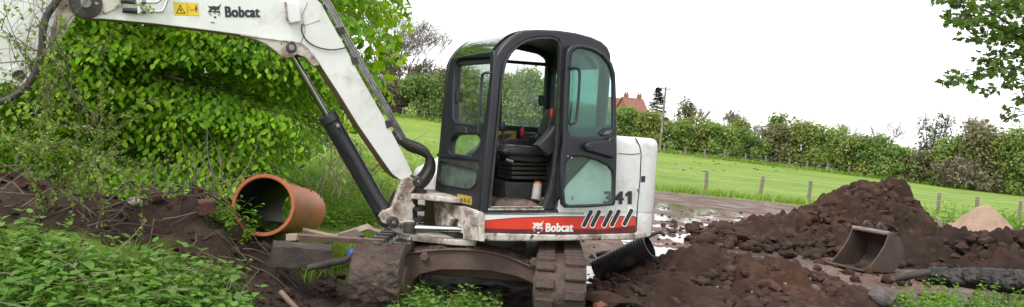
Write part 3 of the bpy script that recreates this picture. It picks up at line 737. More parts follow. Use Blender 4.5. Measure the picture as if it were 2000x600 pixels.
for o in bpy.data.objects:
    if o.name == 'tmp': bpy.data.objects.remove(o); break
cons = side_part('control_console', [[(976, 300), (978, 278), (1000, 272), (1046, 274), (1068, 276), (1070, 300), (1050, 330), (985, 330)]], 0.16, 0.16, M_inner, exc, 0.02)
side_part('near_console', [[(1050, 284), (1072, 262), (1084, 246), (1090, 250), (1084, 300), (1072, 306)]], 0.76, 0.1, M_inner, cons, 0.02)
side_part('arm_rest', [[(1042, 268), (1058, 266), (1062, 280), (1044, 284)]], 0.30, 0.1, M_seat, cons, 0.012)
def lever(px0, py0, px1, py1, y, r, mk, name='control_lever', kr=0.03):
    a_, b_ = S(px0, py0, y), S(px1, py1, y)
    o = link(name, tube_mesh(name, [a_, b_], r, 8), M_ink, cons, 60)
    k_ = link('knob', lathe_mesh('knob', [(0, kr * 0.6), (0.02, kr), (0.06, kr * 0.95), (0.085, kr * 0.5)], b_ - np.array([0, 0, 0.02]), b_ + np.array([0, 0, 0.06]), 14), mk, o, 60)
lever(984, 290, 981, 252, 0.35, 0.012, M_ink)
lever(1021, 282, 1020, 262, 0.14, 0.010, M_knob, kr=0.02)
lever(1072, 250, 1077, 226, 0.72, 0.008, M_knob, kr=0.014)
lever(1050, 284, 1048, 272, 0.35, 0.014, M_ink, kr=0.035)
lever(974, 310, 972, 290, 0.45, 0.01, M_ink)
side_part('lever_grip', [[(973, 263), (999, 261), (999, 266), (988, 271), (973, 271)]], 0.33, 0.04, M_ink, cons, 0.006)

# ---------------------------------------------------------------- opened door folded back along the side
YD = 0.965
door_out = [(1107, 108), (1110, 97), (1118, 89), (1130, 86.5), (1146, 88), (1166, 95), (1184, 107), (1197, 124), (1203, 144), (1205, 200), (1206, 300), (1203, 396), (1200, 402), (1150, 406), (1104, 406.5), (1098, 400), (1096, 370), (1095, 330), (1097, 300), (1101, 280), (1102, 200)]
up_hole = [(1116, 112), (1118, 103), (1126, 96), (1138, 95), (1156, 99), (1176, 110), (1189, 126), (1195, 142), (1198, 160), (1198, 250), (1192, 262), (1176, 266), (1126, 268), (1114, 264), (1109, 252), (1110, 220)]
lo_hole = [(1105, 340), (1106, 318), (1112, 309), (1122, 306), (1140, 307), (1166, 314), (1188, 325), (1196, 335), (1198, 348), (1197, 388), (1193, 397), (1180, 398.5), (1112, 401), (1106, 396), (1103, 370)]
door = side_part('door', [door_out, up_hole, lo_hole], YD, 0.045, M_black, exc, 0.014)
side_part('upper_pane', [up_hole], YD - 0.02, 0.004, G_teal, door)
side_part('lower_pane', [lo_hole], YD - 0.012, 0.004, G_lteal, door)
side_part('pane_corner', [[(1172, 262), (1178, 254), (1196, 247), (1198, 252), (1196, 262), (1180, 267)]], YD, 0.03, M_black, door, 0.004)
side_part('badge', [[(1178, 262), (1183, 257), (1193, 253), (1195, 257), (1190, 262)]], YD + 0.004, 0.006, M_steel, door)
link('door_handle_bar', tube_mesh('door_handle_bar', [S(*p, YD + 0.03) for p in ((1112, 132), (1124, 132.5), (1130, 136), (1132, 146), (1130, 190), (1126, 228), (1122, 240), (1112, 243))], 0.012, 8, smooth=4), M_black, door, 60)
lk = side_part('lock_casting', [[(1143, 284), (1150, 278), (1190, 274), (1193, 269), (1203, 268), (1205, 280), (1205, 302), (1198, 310), (1180, 304), (1150, 296)]], YD + 0.045, 0.05, M_black, door, 0.014)
a_ = S(1151, 287, YD + 0.05)
link('lock_hub', cyl_mesh('lock_hub', a_ + np.array([0, -0.03, 0]), a_ + np.array([0, 0.012, 0]), 0.036, 20), M_black, lk, 40)
link('hub_screw', cyl_mesh('hub_screw', a_ + np.array([0, 0.01, 0]), a_ + np.array([0, 0.022, 0]), 0.014, 6), M_ink, lk)
for py in (148, 300):
    link('door_hinge', cyl_mesh('door_hinge', S(1103, py, YC + 0.035), S(1102, py + 20, YC + 0.035), 0.014, 10), M_black, door, 40)
for px, py in ((1110, 306), (1117, 309)):
    a_ = S(px, py, YD)
    link('pane_bolt', cyl_mesh('pane_bolt', a_ + np.array([0, -0.02, 0]), a_ + np.array([0, 0.004, 0]), 0.011, 10), M_steel, door, 40)
px_text('pane_mark', '5', (1115, 391), (1120, 391), (1115, 384), YD - 0.008, M_ink, door, 0.0)

# ---------------------------------------------------------------- undercarriage
d0 = np.array([math.sin(rad(-2.5)), -math.cos(rad(-2.5)), 0])
ua = EB.T @ d0; ua[2] = 0; ua /= np.linalg.norm(ua)          # along the tracks, towards the camera
us = np.cross(np.array([0, 0, 1.0]), ua)                       # across
TR_L, TR_W = 2.45, 0.41
near_l = to_loc(at_y(730, 540, 6.02)); near_r = to_loc(at_y(1096, 540, 6.02))
ztop = to_loc(at_y(745, 479, 6.33))[2]
TR_R = 0.275
zc = ztop - TR_R
def UM(s, base):   # matrix of a track: x along (0 at near end, negative going away), y across, z up
    return Matrix(((ua[0], us[0], 0, base[0]), (ua[1], us[1], 0, base[1]), (0, 0, 1, zc), (0, 0, 0, 1)))
def loop_pt(s, R):
    """point and angle on the track loop (x along, z up); s in metres from the top near tangent, going over the near end"""
    L = TR_L - 2 * TR_R; per = 2 * L + 2 * math.pi * TR_R; s %= per
    if s < math.pi * TR_R:
        th = math.pi / 2 - s / TR_R; return (-TR_R + R * math.cos(th), R * math.sin(th), th)
    s -= math.pi * TR_R
    if s < L: return (-TR_R - s, -R, -math.pi / 2)
    s -= L
    if s < math.pi * TR_R:
        th = -math.pi / 2 - s / TR_R; return (-TR_R - L + R * math.cos(th), R * math.sin(th), th)
    s -= math.pi * TR_R
    return (-TR_R - L + s, R, math.pi / 2)
def belt(name, R0, R1, w, M, nseg=72, wob=0.0, seed=0, ny=2):
    per = 2 * (TR_L - 2 * TR_R) + 2 * math.pi * TR_R
    V, Fc = [], []
    cols = [(R0, -w / 2)] + [(R1, -w / 2 + w * k / (ny - 1)) for k in range(ny)] + [(R0, w / 2)]
    nc = len(cols)
    for i in range(nseg):
        s = per * i / nseg
        for R, y in cols:
            rr = R
            if wob and R == R1: rr = R + wob * float(fbm(np.array([s * 9.0]), np.array([y * 9.0 + seed]), 0.0, 4)[0] - 0.5) * 2
            x, z, _ = loop_pt(s, rr); V.append((x, y, z))
    for i in range(nseg):
        j = (i + 1) % nseg
        for k in range(nc): 
            k2 = (k + 1) % nc
            Fc.append((i * nc + k, j * nc + k, j * nc + k2, i * nc + k2))
    me = bpy.data.meshes.new(name); me.from_pydata(V, [], Fc); me.update()
    bm_ = bmesh.new(); bm_.from_mesh(me); bmesh.ops.recalc_face_normals(bm_, faces=bm_.faces[:]); bm_.to_mesh(me); bm_.free()
    me.transform(M); return me
def mud_lug_mesh(lw, ll, h, seed):
    b = box_mesh('lug', (-ll / 2, -lw / 2, -0.01), (ll / 2, lw / 2, h), 0.008, 1)
    return b
NL = 34
per = 2 * (TR_L - 2 * TR_R) + 2 * math.pi * TR_R
for base, side in ((near_l, 'left'), (near_r, 'right')):
    M_ = UM(0, base)
    tr = link('track', belt('track', TR_R - 0.05, TR_R - 0.028, TR_W, M_, 90), M_trub if side == 'left' else M_track, exc, 35)
    lm = {}
    for row, (yc, lw, ph) in enumerate(((-0.122, 0.150, 0.0), (0.112, 0.165, 0.5))):
        me = mud_lug_mesh(lw, 0.080 if side == 'right' else 0.05, 0.034, row)
        me.materials.append(M_track if side == 'right' else M_trub)
        for k in range(NL):
            s = per * (k + ph) / NL
            x, z, th = loop_pt(s, TR_R - 0.03)
            lg = link('track_lug', me, None, tr)
            lg.matrix_local = M_ @ Matrix.Translation((x, yc, z)) @ Matrix.Rotation(math.pi / 2 - th, 4, 'Y') 
    # frame beam, idler and sprocket
    inner = 1
    fr = link('track_frame', box_mesh('track_frame', (-TR_L + 0.34, -0.15, -0.16), (-0.30, 0.15, 0.12), 0.03, 2, M_), M_frame, exc, 35)
    for xx, nm in ((-TR_R, 'idler_wheel'), (-TR_L + TR_R, 'drive_sprocket')):
        link(nm, cyl_mesh(nm, M_ @ Vector((xx, -0.16, 0)), M_ @ Vector((xx, 0.16, 0)), TR_R - 0.055, 26, 0.02), M_frame, fr, 40)
        link('hub_cap', cyl_mesh('hub_cap', M_ @ Vector((xx, -0.215, 0)), M_ @ Vector((xx, 0.215, 0)), 0.13, 20, 0.02), M_frame, fr, 40)
    for k in range(4):
        xx = -0.62 - k * 0.40
        link('track_roller', cyl_mesh('track_roller', M_ @ Vector((xx, -0.15, -0.17)), M_ @ Vector((xx, 0.15, -0.17)), 0.07, 16), M_frame, fr, 40)
    if side == 'left':
        # thick mud smeared over the near end
        V, Fc = [], []
        ns, nw = 90, 44
        for i in range(ns):
            s = -0.10 + (math.pi * TR_R + 0.12) * i / (ns - 1)
            for j in range(nw):
                y = -TR_W / 2 - 0.012 + (TR_W + 0.02) * j / (nw - 1)
                e = min(1.0, i / 3.0, j / 1.5, (nw - 1 - j) / 1.5)
                n1 = float(fbm(np.array([s * 5.0]), np.array([y * 5.0]), 3.3, 5)[0]); n2 = float(fbm(np.array([s * 14.0]), np.array([y * 14.0]), 8.8, 3, ridged=True)[0])
                R = TR_R - 0.028 + (0.034 + 0.10 * (n1 - 0.45) + 0.05 * (n2 - 0.6)) * max(0.0, e)
                x, z, th = loop_pt(s + 10 * per, R); V.append(tuple(M_ @ Vector((x, y, z))))
        for i in range(ns - 1):
            for j in range(nw - 1): a = i * nw + j; Fc.append((a, a + 1, a + nw + 1, a + nw))
        me = bpy.data.meshes.new('mud_cake'); me.from_pydata(V, [], Fc); me.update()
        link('mud_cake', me, M_mudc, tr, 60)
# car body: arched cross beam facing the camera and slew ring
yb = near_l * 0.5 + near_r * 0.5
UMc = UM(0, yb)
UMi = np.array(UMc.inverted())
def upx(px, py, x):   # photo pixel -> (across, up) on the beam's plane at distance x behind the near ends
    o = UMi[:3, :3] @ (EB.T @ (CAM - EO)) + UMi[:3, 3]; d = UMi[:3, :3] @ (EB.T @ ray(px, py))
    q = o + d * ((x - o[0]) / d[0]); return (q[1], q[2])
def beam_M(xc): return UMc @ Matrix(((0, 0, 1, xc), (1, 0, 0, 0), (0, 1, 0, 0), (0, 0, 0, 1)))
arch = [(778, 500), (800, 492), (860, 485), (940, 487), (1000, 500), (1048, 524), (1052, 560), (1010, 541), (950, 529), (860, 528), (822, 536), (806, 548), (800, 566), (794, 590), (786, 600), (770, 596)]
XBm = -0.55
cb_ = link('cross_beam', curve_mesh('cross_beam', [[upx(*p, XBm) for p in arch]], 0.36, 0.012, beam_M(XBm - 0.18)), M_frame, exc, 35)
rim = [upx(*p, XBm + 0.01) for p in ((780, 499), (802, 494), (860, 488), (930, 489), (985, 500), (1045, 524))]
link('beam_rib', tube_mesh('beam_rib', [tuple(UMc @ Vector((XBm + 0.012, p[0], p[1]))) for p in rim], 0.014, 8, smooth=4), M_frame, cb_, 60)
for (px, py) in ((1043, 511), (830, 500)):
    p = upx(px, py, XBm); link('beam_bolt', cyl_mesh('beam_bolt', UMc @ Vector((XBm - 0.01, p[0], p[1])), UMc @ Vector((XBm + 0.05, p[0], p[1])), 0.04, 6), M_frame, cb_)
link('carbody', box_mesh('carbody', (-1.75, -0.62, -0.05), (-0.75, 0.62, 0.18), 0.06, 2, UMc), M_frame, cb_, 35)
rc = UMc @ Vector((-1.22, 0, 0))
link('slew_ring', cyl_mesh('slew_ring', (rc.x, rc.y, zc + 0.15), (rc.x, rc.y, ZB + 0.02), 0.42, 36, 0.01), M_grease, exc, 40)
link('belly_plate', box_mesh('belly_plate', (XR + 0.25, -0.7, ZB - 0.015), (XF - 0.05, 0.75, ZB + 0.03)), M_grease, house)
# mud crumbs on the beam top
bmc = bmesh.new(); rs = random.Random(5)
for k in range(150):
    p = upx(790 + 250 * rs.random(), 492, XBm - 0.05)
    zz = np.interp(p[0], [q[0] for q in rim], [q[1] for q in rim])
    r_ = bmesh.ops.create_icosphere(bmc, subdivisions=1, radius=rs.uniform(0.010, 0.05))
    for v in r_['verts']:
        v.co = UMc @ (Vector((XBm - 0.16 + 0.28 * rs.random() * 0 - 0.0, 0, 0)) + Vector((v.co.x * 1.6 - rs.random() * 0.004, v.co.y * 1.4, v.co.z * 0.6)) + Vector(((k % 7) * 0.02, p[0], zz + 0.015)))
me = bpy.data.meshes.new('mud_crumbs'); bmc.to_mesh(me); bmc.free()
tag(link('mud_crumbs', me, M_mudc, cb_, 60), kind='stuff')

# loose things in the cab
M_rag = pmat('dirty_cloth', (0.16, 0.11, 0.09), (0.09, 0.065, 0.055), 9.0, 0.85, bump=0.2)
V, Fc = [], []
nx, ny = 46, 18
for i in range(nx):
    for j in range(ny):
        px = 963 + 96 * i / (nx - 1); y = 0.50 + 0.33 * j / (ny - 1)
        x0 = S(px, 400, 0.8)[0]
        e = min(1, i / 4, (nx - 1 - i) / 6, j / 3, (ny - 1 - j) / 2)
        h = 0.012 + 0.085 * float(fbm(np.array([i * 0.22]), np.array([j * 0.34]), 1.7, 3, ridged=True)[0]) * e * (1.0 - 0.4 * i / nx)
        V.append((x0, y, ZFL + 0.014 + h))
for i in range(nx - 1):
    for j in range(ny - 1): a = i * ny + j; Fc.append((a, a + 1, a + ny + 1, a + ny))
V2 = [tuple(EM @ Vector(v)) for v in V]
me = bpy.data.meshes.new('cloth'); me.from_pydata(V2, [], Fc); me.update()
tag(link('cloth', me, M_rag, None, 80), 'crumpled dirty brown cloth lying on the cab floor in the doorway', 'cloth')
ga, gb = EM @ Vector(S(1046, 391, 0.62)), EM @ Vector(S(1051, 356, 0.58))
cart = link('grease_cartridge', lathe_mesh('grease_cartridge', [(0, 0.04), (0.004, 0.043), (0.14, 0.040), (0.15, 0.038)], ga, gb, 18), pmat('cartridge_card', (0.55, 0.52, 0.5), (0.4, 0.36, 0.34), 20.0, 0.6), None, 40)
tag(cart, 'white grease cartridge with red cap leaning upright on the cab floor', 'cartridge')
link('cap', lathe_mesh('cap', [(0.145, 0.039), (0.165, 0.036), (0.168, 0.02)], ga, gb, 18), pmat('orange_cap', (0.5, 0.08, 0.03)), cart, 40)

# ================================================================== GROUND
def hfar(x): return np.interp(x, [-80, -20, 18, 58, 140], [5.0, 3.2, 1.5, 0.45, -0.4])
def gauss(x, y, cx, cy, sx, sy, h, rot=0.0):
    c, s = math.cos(rot), math.sin(rot); dx, dy = x - cx, y - cy
    u, v = dx * c + dy * s, -dx * s + dy * c
    return h * np.exp(-0.5 * ((u / sx) ** 2 + (v / sy) ** 2))
def H0(x, y):
    """smooth lie of the land"""
    x = np.asarray(x, float); y = np.asarray(y, float)
    t = np.clip((y - 40) / 55, 0, None)
    near = -0.3 * sstep(24, 40, y) + 0.35 * sstep(-1.0, -6.0, x) * sstep(8, 14, y) * (1 - sstep(24, 40, y))
    z = near + (hfar(x) + 0.3) * np.where(t < 1, t ** 1.15, 1 + (t - 1) * 1.15) * 1.0
    z = np.where(y > 95, np.minimum(z, hfar(x) + (y - 95) * 0.04), z)
    # left bank: broad rise and the ridge of dug soil
    z = z + 0.33 * sstep(-1.25, -2.3, x) * sstep(3.2, 4.9, y) * (1 - sstep(7.6, 10.5, y))
    z = z + 0.34 * sstep(-2.05, -2.6, x) * np.exp(-0.5 * ((y - 6.45) / 0.42) ** 2)
    z = z + 0.06 * sstep(-3.0, -4.2, x) * np.exp(-0.5 * ((y - 6.3) / 0.6) ** 2)
    z = z + gauss(x, y, -2.12, 7.15, 0.40, 0.65, 0.14)
    z = z + 0.12 * sstep(-2.0, -3.2, x) * np.exp(-0.5 * ((y - 5.0) / 0.55) ** 2)
    return z
def mud_mask(x, y):
    n = fbm(x * 0.9, y * 0.9, 5.0, 4) - 0.5
    m = sstep(-0.9, -0.3, x + n * 1.4) * (1 - sstep(29.5, 31.5, y + n * 3 + 0.06 * (x - 6))) * sstep(2, 4, y)
    left = sstep(-1.05, -1.35, x * 0 - 1.2) * 0
    b = np.exp(-0.5 * ((y - 6.35 - 0.3 * n) / 0.5) ** 2) * sstep(-1.2, -1.6, x) * (1 - sstep(-8, -9, -x * 0 + x * 0))
    b = sstep(0.25, 0.6, b + 0.5 * n)
    c = gauss(x, y, -1.5, 5.9, 0.9, 0.9, 1.0)
    c = sstep(0.3, 0.6, c + 0.5 * n)
    far = sstep(7.5, 8.3, y) * sstep(-0.1, -0.6, x)
    return np.clip(np.maximum(m * (1 - far), np.maximum(b, c)), 0, 1)
def H(x, y):
    x = np.asarray(x, float); y = np.asarray(y, float)
    m = mud_mask(x, y)
    near = 1 - sstep(16, 34, y)
    r = (fbm(x * 1.3, y * 1.3, 2.0, 4) - 0.5) * 0.20 + (fbm(x * 6, y * 6, 4.0, 4, ridged=True) - 0.6) * 0.10 * near
    yard = sstep(0.8, 1.6, x) * sstep(8.5, 10, y)
    r = (fbm(x * 1.3, y * 1.3, 2.0, 4) - 0.5) * (0.20 - 0.10 * yard) + (0.6 - fbm(x * 5, y * 5, 4.0, 4, ridged=True)) * 0.12 * near * (1 - 0.72 * yard)
    g = (fbm(x * 0.6, y * 0.6, 7.0, 3) - 0.5) * 0.10 * (1 - 0.9 * sstep(18, 36, y))
    bank = sstep(-1.6, -2.2, x) * np.exp(-0.5 * ((y - 6.3) / 0.5) ** 2)
    return H0(x, y) + m * r + (1 - m) * g + bank * ((fbm(x * 2.6, y * 2.6, 1.0, 5) - 0.5) * 0.35 + (0.6 - fbm(x * 6, y * 6, 3.0, 4, ridged=True)) * 0.20)

def growth(a, b, step, far, k=1.12):
    s = list(np.arange(a, b, step)); v, d = b, step
    while v < far: s.append(v); d *= k; v += d
    s.append(far); return s
xs = np.array(sorted(set([-t for t in growth(4.6, 4.6001, 0.055, 600)] + list(np.arange(-4.6, 9.0, 0.055)) + growth(9.0, 9.001, 0.055, 600))))
ys = np.array(sorted(set([-30.0, -15, -8, -4, -1, 1.5, 3.0] + growth(3.6, 12.5, 0.055, 900, 1.035))))
X, Y = np.meshgrid(xs, ys, indexing='ij')
Zg = H(X, Y)
nx, ny = X.shape
idx = np.arange(nx * ny).reshape(nx, ny)
faces = np.stack([idx[:-1, :-1], idx[1:, :-1], idx[1:, 1:], idx[:-1, 1:]], -1).reshape(-1, 4)
mudv = mud_mask(X, Y)
def soil_nodes(nt, co, dark=(0.036, 0.021, 0.017), mid=(0.062, 0.038, 0.030), light=(0.12, 0.078, 0.06), scale=3.0):
    kd = 1.0 if light[0] > 0.2 else 0.86
    dark, mid, light = [tuple(kd * v for v in c) for c in (dark, mid, light)]
    n1 = nd(nt, 'ShaderNodeTexNoise', Scale=scale, Detail=9.0, Roughness=0.65)
    nt.links.new(co, n1.inputs['Vector'])
    r = nd(nt, 'ShaderNodeValToRGB')
    r.color_ramp.elements[0].position = 0.32; r.color_ramp.elements[0].color = rgba(dark)
    r.color_ramp.elements[1].position = 0.72; r.color_ramp.elements[1].color = rgba(light)
    e = r.color_ramp.elements.new(0.52); e.color = rgba(mid)
    nt.links.new(n1.outputs['Fac'], r.inputs['Fac'])
    n2 = nd(nt, 'ShaderNodeTexNoise', Scale=0.7, Detail=4.0, Roughness=0.6); nt.links.new(co, n2.inputs['Vector'])
    q = nd(nt, 'ShaderNodeMapRange'); q.inputs['From Min'].default_value = 0.42; q.inputs['From Max'].default_value = 0.66
    nt.links.new(n2.outputs['Fac'], q.inputs['Value'])
    hs = nd(nt, 'ShaderNodeMix', data_type='RGBA', blend_type='MULTIPLY'); nt.links.new(q.outputs['Result'], hs.inputs['Factor'])
    nt.links.new(r.outputs['Color'], hs.inputs['A']); hs.inputs['B'].default_value = (1.40, 1.14, 1.02, 1)
    return hs.outputs['Result']
def soil_mat(name, dark=(0.036, 0.021, 0.017), mid=(0.062, 0.038, 0.030), light=(0.12, 0.078, 0.06), scale=3.0, rough=0.85, bump=0.9, bscale=22.0, bdist=0.04):
    m = bpy.data.materials.new(name); m.use_nodes = True
    nt = m.node_tree; b = nt.nodes['Principled BSDF']
    tc = nd(nt, 'ShaderNodeTexCoord'); co = tc.outputs['Object']
    nt.links.new(soil_nodes(nt, co, dark, mid, light, scale), b.inputs['Base Color'])
    b.inputs['Roughness'].default_value = rough; b.inputs['Specular IOR Level'].default_value = 0.25
    n3 = nd(nt, 'ShaderNodeTexNoise', Scale=bscale, Detail=8.0, Roughness=0.7)
    nt.links.new(co, n3.inputs['Vector'])
    bp = nd(nt, 'ShaderNodeBump', Strength=bump, Distance=bdist)
    nt.links.new(n3.outputs['Fac'], bp.inputs['Height']); nt.links.new(bp.outputs['Normal'], b.inputs['Normal'])
    return m
M_soil = soil_mat('dug_soil', (0.026, 0.0155, 0.011), (0.050, 0.029, 0.020), (0.105, 0.063, 0.044), 2.2, bump=1.0, bscale=14.0, bdist=0.09)
M_redsoil = soil_mat('reddish_soil', (0.034, 0.019, 0.013), (0.064, 0.035, 0.024), (0.12, 0.070, 0.048), 2.6, bump=1.0, bscale=16.0, bdist=0.07)
M_clod = soil_mat('soil_clods', (0.030, 0.018, 0.013), (0.055, 0.033, 0.023), (0.10, 0.061, 0.043), 7.0)
M_sand = soil_mat('building_sand', (0.25, 0.175, 0.13), (0.30, 0.215, 0.165), (0.36, 0.26, 0.20), 4.0, 0.9, 0.5, 60.0, 0.02)
# ground: meadow grass and wet yard mud by mask
M_ground = bpy.data.materials.new('meadow_and_mud'); M_ground.use_nodes = True
nt = M_ground.node_tree; b = nt.nodes['Principled BSDF']
tc = nd(nt, 'ShaderNodeTexCoord'); co = tc.outputs['Object']
mudy = soil_nodes(nt, co, (0.06, 0.038, 0.031), (0.125, 0.082, 0.066), (0.21, 0.15, 0.125), 1.6)
mudd = soil_nodes(nt, co, (0.026, 0.0155, 0.011), (0.045, 0.027, 0.019), (0.085, 0.052, 0.037), 4.0)
ad = nd(nt, 'ShaderNodeAttribute', attribute_name='yard')
mxy = nd(nt, 'ShaderNodeMix', data_type='RGBA')
nt.links.new(ad.outputs['Fac'], mxy.inputs['Factor']); nt.links.new(mudd, mxy.inputs['A']); nt.links.new(mudy, mxy.inputs['B'])
mudc = mxy.outputs['Result']
ng = nd(nt, 'ShaderNodeTexNoise', Scale=0.16, Detail=7.0, Roughness=0.65); nt.links.new(co, ng.inputs['Vector'])
rg = nd(nt, 'ShaderNodeValToRGB')
rg.color_ramp.elements[0].position = 0.35; rg.color_ramp.elements[0].color = (0.125, 0.225, 0.020, 1)
rg.color_ramp.elements[1].position = 0.68; rg.color_ramp.elements[1].color = (0.225, 0.310, 0.040, 1)
nt.links.new(ng.outputs['Fac'], rg.inputs['Fac'])
nf = nd(nt, 'ShaderNodeTexNoise', Scale=1.6, Detail=10.0, Roughness=0.85); nt.links.new(co, nf.inputs['Vector'])
rf = nd(nt, 'ShaderNodeMapRange'); rf.inputs['From Min'].default_value = 0.3; rf.inputs['From Max'].default_value = 0.7; rf.inputs['To Min'].default_value = 0.55; rf.inputs['To Max'].default_value = 1.3
nt.links.new(nf.outputs['Fac'], rf.inputs['Value'])
mg = nd(nt, 'ShaderNodeVectorMath', operation='SCALE'); nt.links.new(rg.outputs['Color'], mg.inputs[0]); nt.links.new(rf.outputs['Result'], mg.inputs['Scale'])
am = nd(nt, 'ShaderNodeAttribute', attribute_name='mud')
mx = nd(nt, 'ShaderNodeMix', data_type='RGBA')
nt.links.new(am.outputs['Fac'], mx.inputs['Factor']); nt.links.new(mg.outputs[0], mx.inputs['A']); nt.links.new(mudc, mx.inputs['B'])
nt.links.new(mx.outputs['Result'], b.inputs['Base Color'])
nw = nd(nt, 'ShaderNodeTexNoise', Scale=0.9, Detail=5.0, Roughness=0.6); nt.links.new(co, nw.inputs['Vector'])
rw = nd(nt, 'ShaderNodeMapRange'); rw.inputs['From Min'].default_value = 0.40; rw.inputs['From Max'].default_value = 0.62; rw.inputs['To Min'].default_value = 0.9; rw.inputs['To Max'].default_value = 0.38
nt.links.new(nw.outputs['Fac'], rw.inputs['Value'])
mr_ = nd(nt, 'ShaderNodeMix', data_type='FLOAT'); mr_.inputs['A'].default_value = 0.85
my_ = nd(nt, 'ShaderNodeMath', operation='MULTIPLY'); nt.links.new(am.outputs['Fac'], my_.inputs[0]); nt.links.new(ad.outputs['Fac'], my_.inputs[1])
nt.links.new(my_.outputs[0], mr_.inputs['Factor']); nt.links.new(rw.outputs['Result'], mr_.inputs['B'])
nt.links.new(mr_.outputs['Result'], b.inputs['Roughness'])
b.inputs['Specular IOR Level'].default_value = 0.35
n3 = nd(nt, 'ShaderNodeTexNoise', Scale=16.0, Detail=9.0, Roughness=0.72); nt.links.new(co, n3.inputs['Vector'])
bp = nd(nt, 'ShaderNodeBump', Strength=0.8, Distance=0.05); nt.links.new(n3.outputs['Fac'], bp.inputs['Height']); nt.links.new(bp.outputs['Normal'], b.inputs['Normal'])
gme = mesh_np('ground', np.stack([X, Y, Zg], -1).reshape(-1, 3), faces, attrs={'mud': mudv.ravel(), 'yard': (sstep(0.6, 1.4, X) * sstep(8.2, 9.6, Y)).ravel()})
ground = link('ground', gme, M_ground, None, 180)
tag(ground, kind='structure')

# puddles: one level water sheet cut by the uneven mud
M_water = bpy.data.materials.new('puddle_water'); M_water.use_nodes = True
b = M_water.node_tree.nodes['Principled BSDF']
b.inputs['Base Color'].default_value = (0.16, 0.12, 0.10, 1); b.inputs['Roughness'].default_value = 0.05; b.inputs['Specular IOR Level'].default_value = 0.8
nt = M_water.node_tree; n3 = nd(nt, 'ShaderNodeTexNoise', Scale=9.0, Detail=2.0); tc = nd(nt, 'ShaderNodeTexCoord'); nt.links.new(tc.outputs['Object'], n3.inputs['Vector'])
bp = nd(nt, 'ShaderNodeBump', Strength=0.04, Distance=0.02); nt.links.new(n3.outputs['Fac'], bp.inputs['Height']); nt.links.new(bp.outputs['Normal'], b.inputs['Normal'])
def puddle(pts, z, label):
    me = bpy.data.meshes.new('puddle')
    lp = fillet(pts, 0.5)
    me.from_pydata([(p[0], p[1], z) for p in lp], [], [tuple(range(len(lp)))]); me.update()
    o = link('puddle', me, M_water); tag(o, kind='structure'); return o
PUDZ = 0.003
puddle([(0.7, 7.6), (1.5, 7.4), (1.9, 8.6), (1.6, 9.6), (0.8, 9.4)], PUDZ - 0.005, '')
puddle([(1.8, 10.4), (4.0, 10.0), (4.4, 13.0), (5.6, 16), (6.5, 22.5), (3.0, 22.5), (2.0, 15)], PUDZ, '')

# ---------------------------------------------------------------- heaps
def heap(name, x0, x1, y0, y1, step, fn, mat, label, cat, rough=(0.25, 0.14), smooth=180):
    gx = np.arange(x0, x1, step); gy = np.arange(y0, y1, step)
    A, B = np.meshgrid(gx, gy, indexing='ij')
    h = fn(A, B)
    e = np.minimum(1, h / 0.25).clip(0, 1)
    n = (fbm(A * 1.7, B * 1.7, 3.0, 5) - 0.5) * rough[0] * 2 + (0.60 - fbm(A * 5.0, B * 5.0, 6.0, 4, ridged=True)) * rough[1] * 2
    n = n + (fbm(A * 17, B * 17, 2.0, 3) - 0.5) * rough[1] * 0.5 + (np.maximum(0, vnoise(A * 3.6 + 9, B * 3.6, 5.0) - 0.5) * rough[1] * 1.2)
    z = H0(A, B) + h + n * e - 0.16 * (1 - sstep(0.0, 0.16, h))
    i_ = np.arange(A.size).reshape(A.shape)
    f = np.stack([i_[:-1, :-1], i_[1:, :-1], i_[1:, 1:], i_[:-1, 1:]], -1).reshape(-1, 4)
    keep = (h.ravel()[f] > 0.012).any(1)
    f = f[keep]
    used = np.unique(f); re = np.full(A.size, -1); re[used] = np.arange(len(used))
    V = np.stack([A, B, z], -1).reshape(-1, 3)[used]
    o = link(name, mesh_np(name, V, re[f]), mat, None, smooth)
    tag(o, label, cat)
    return lambda x, y: H0(x, y) + fn(np.asarray(x, float), np.asarray(y, float))
def f_spoil(x, y):
    h = gauss(x, y, 7.15, 15.2, 0.66, 0.9, 1.12) + gauss(x, y, 5.9, 14.7, 0.75, 0.9, 0.46) + gauss(x, y, 7.95, 15.0, 0.45, 0.8, 0.36)
    h = h + gauss(x, y, 4.4, 13.9, 0.8, 0.9, 0.24)
    return np.maximum(h - 0.04, 0)
def f_berm(x, y):
    h = gauss(x, y, 8.3, 13.2, 1.4, 0.6, 0.50, 0.05) + gauss(x, y, 10.4, 13.3, 1.3, 0.7, 0.36) + gauss(x, y, 8.6, 11.2, 1.0, 0.5, 0.22)
    h = h + gauss(x, y, 11.9, 15.5, 0.8, 1.2, 1.0)
    return np.maximum(h - 0.04, 0)
def f_sand(x, y):
    d = np.sqrt(((x - 10.5) / 1.2) ** 2 + ((y - 16.9) / 1.2) ** 2)
    d = np.sqrt(d * d + 0.02) + 0.10 * (fbm(x * 2.2, y * 2.2, 8.0, 3) - 0.5)
    return np.maximum(0, 1.14 * (1 - d))
def f_near(x, y):
    h = gauss(x, y, 2.0, 8.3, 0.5, 0.5, 0.34) + gauss(x, y, 2.9, 8.3, 0.6, 0.55, 0.28) + gauss(x, y, 3.8, 8.2, 0.6, 0.5, 0.14)
    h = h + gauss(x, y, 2.4, 7.0, 1.2, 0.6, 0.14) + gauss(x, y, 1.2, 7.2, 0.4, 0.4, 0.10)
    return np.maximum(h - 0.03, 0)
Hs = heap('spoil_heap', 2.2, 10.5, 11.2, 18.0, 0.05, f_spoil, M_soil, 'tall heap of dark dug soil in front of the meadow fence', 'soil heap', (0.26, 0.19))
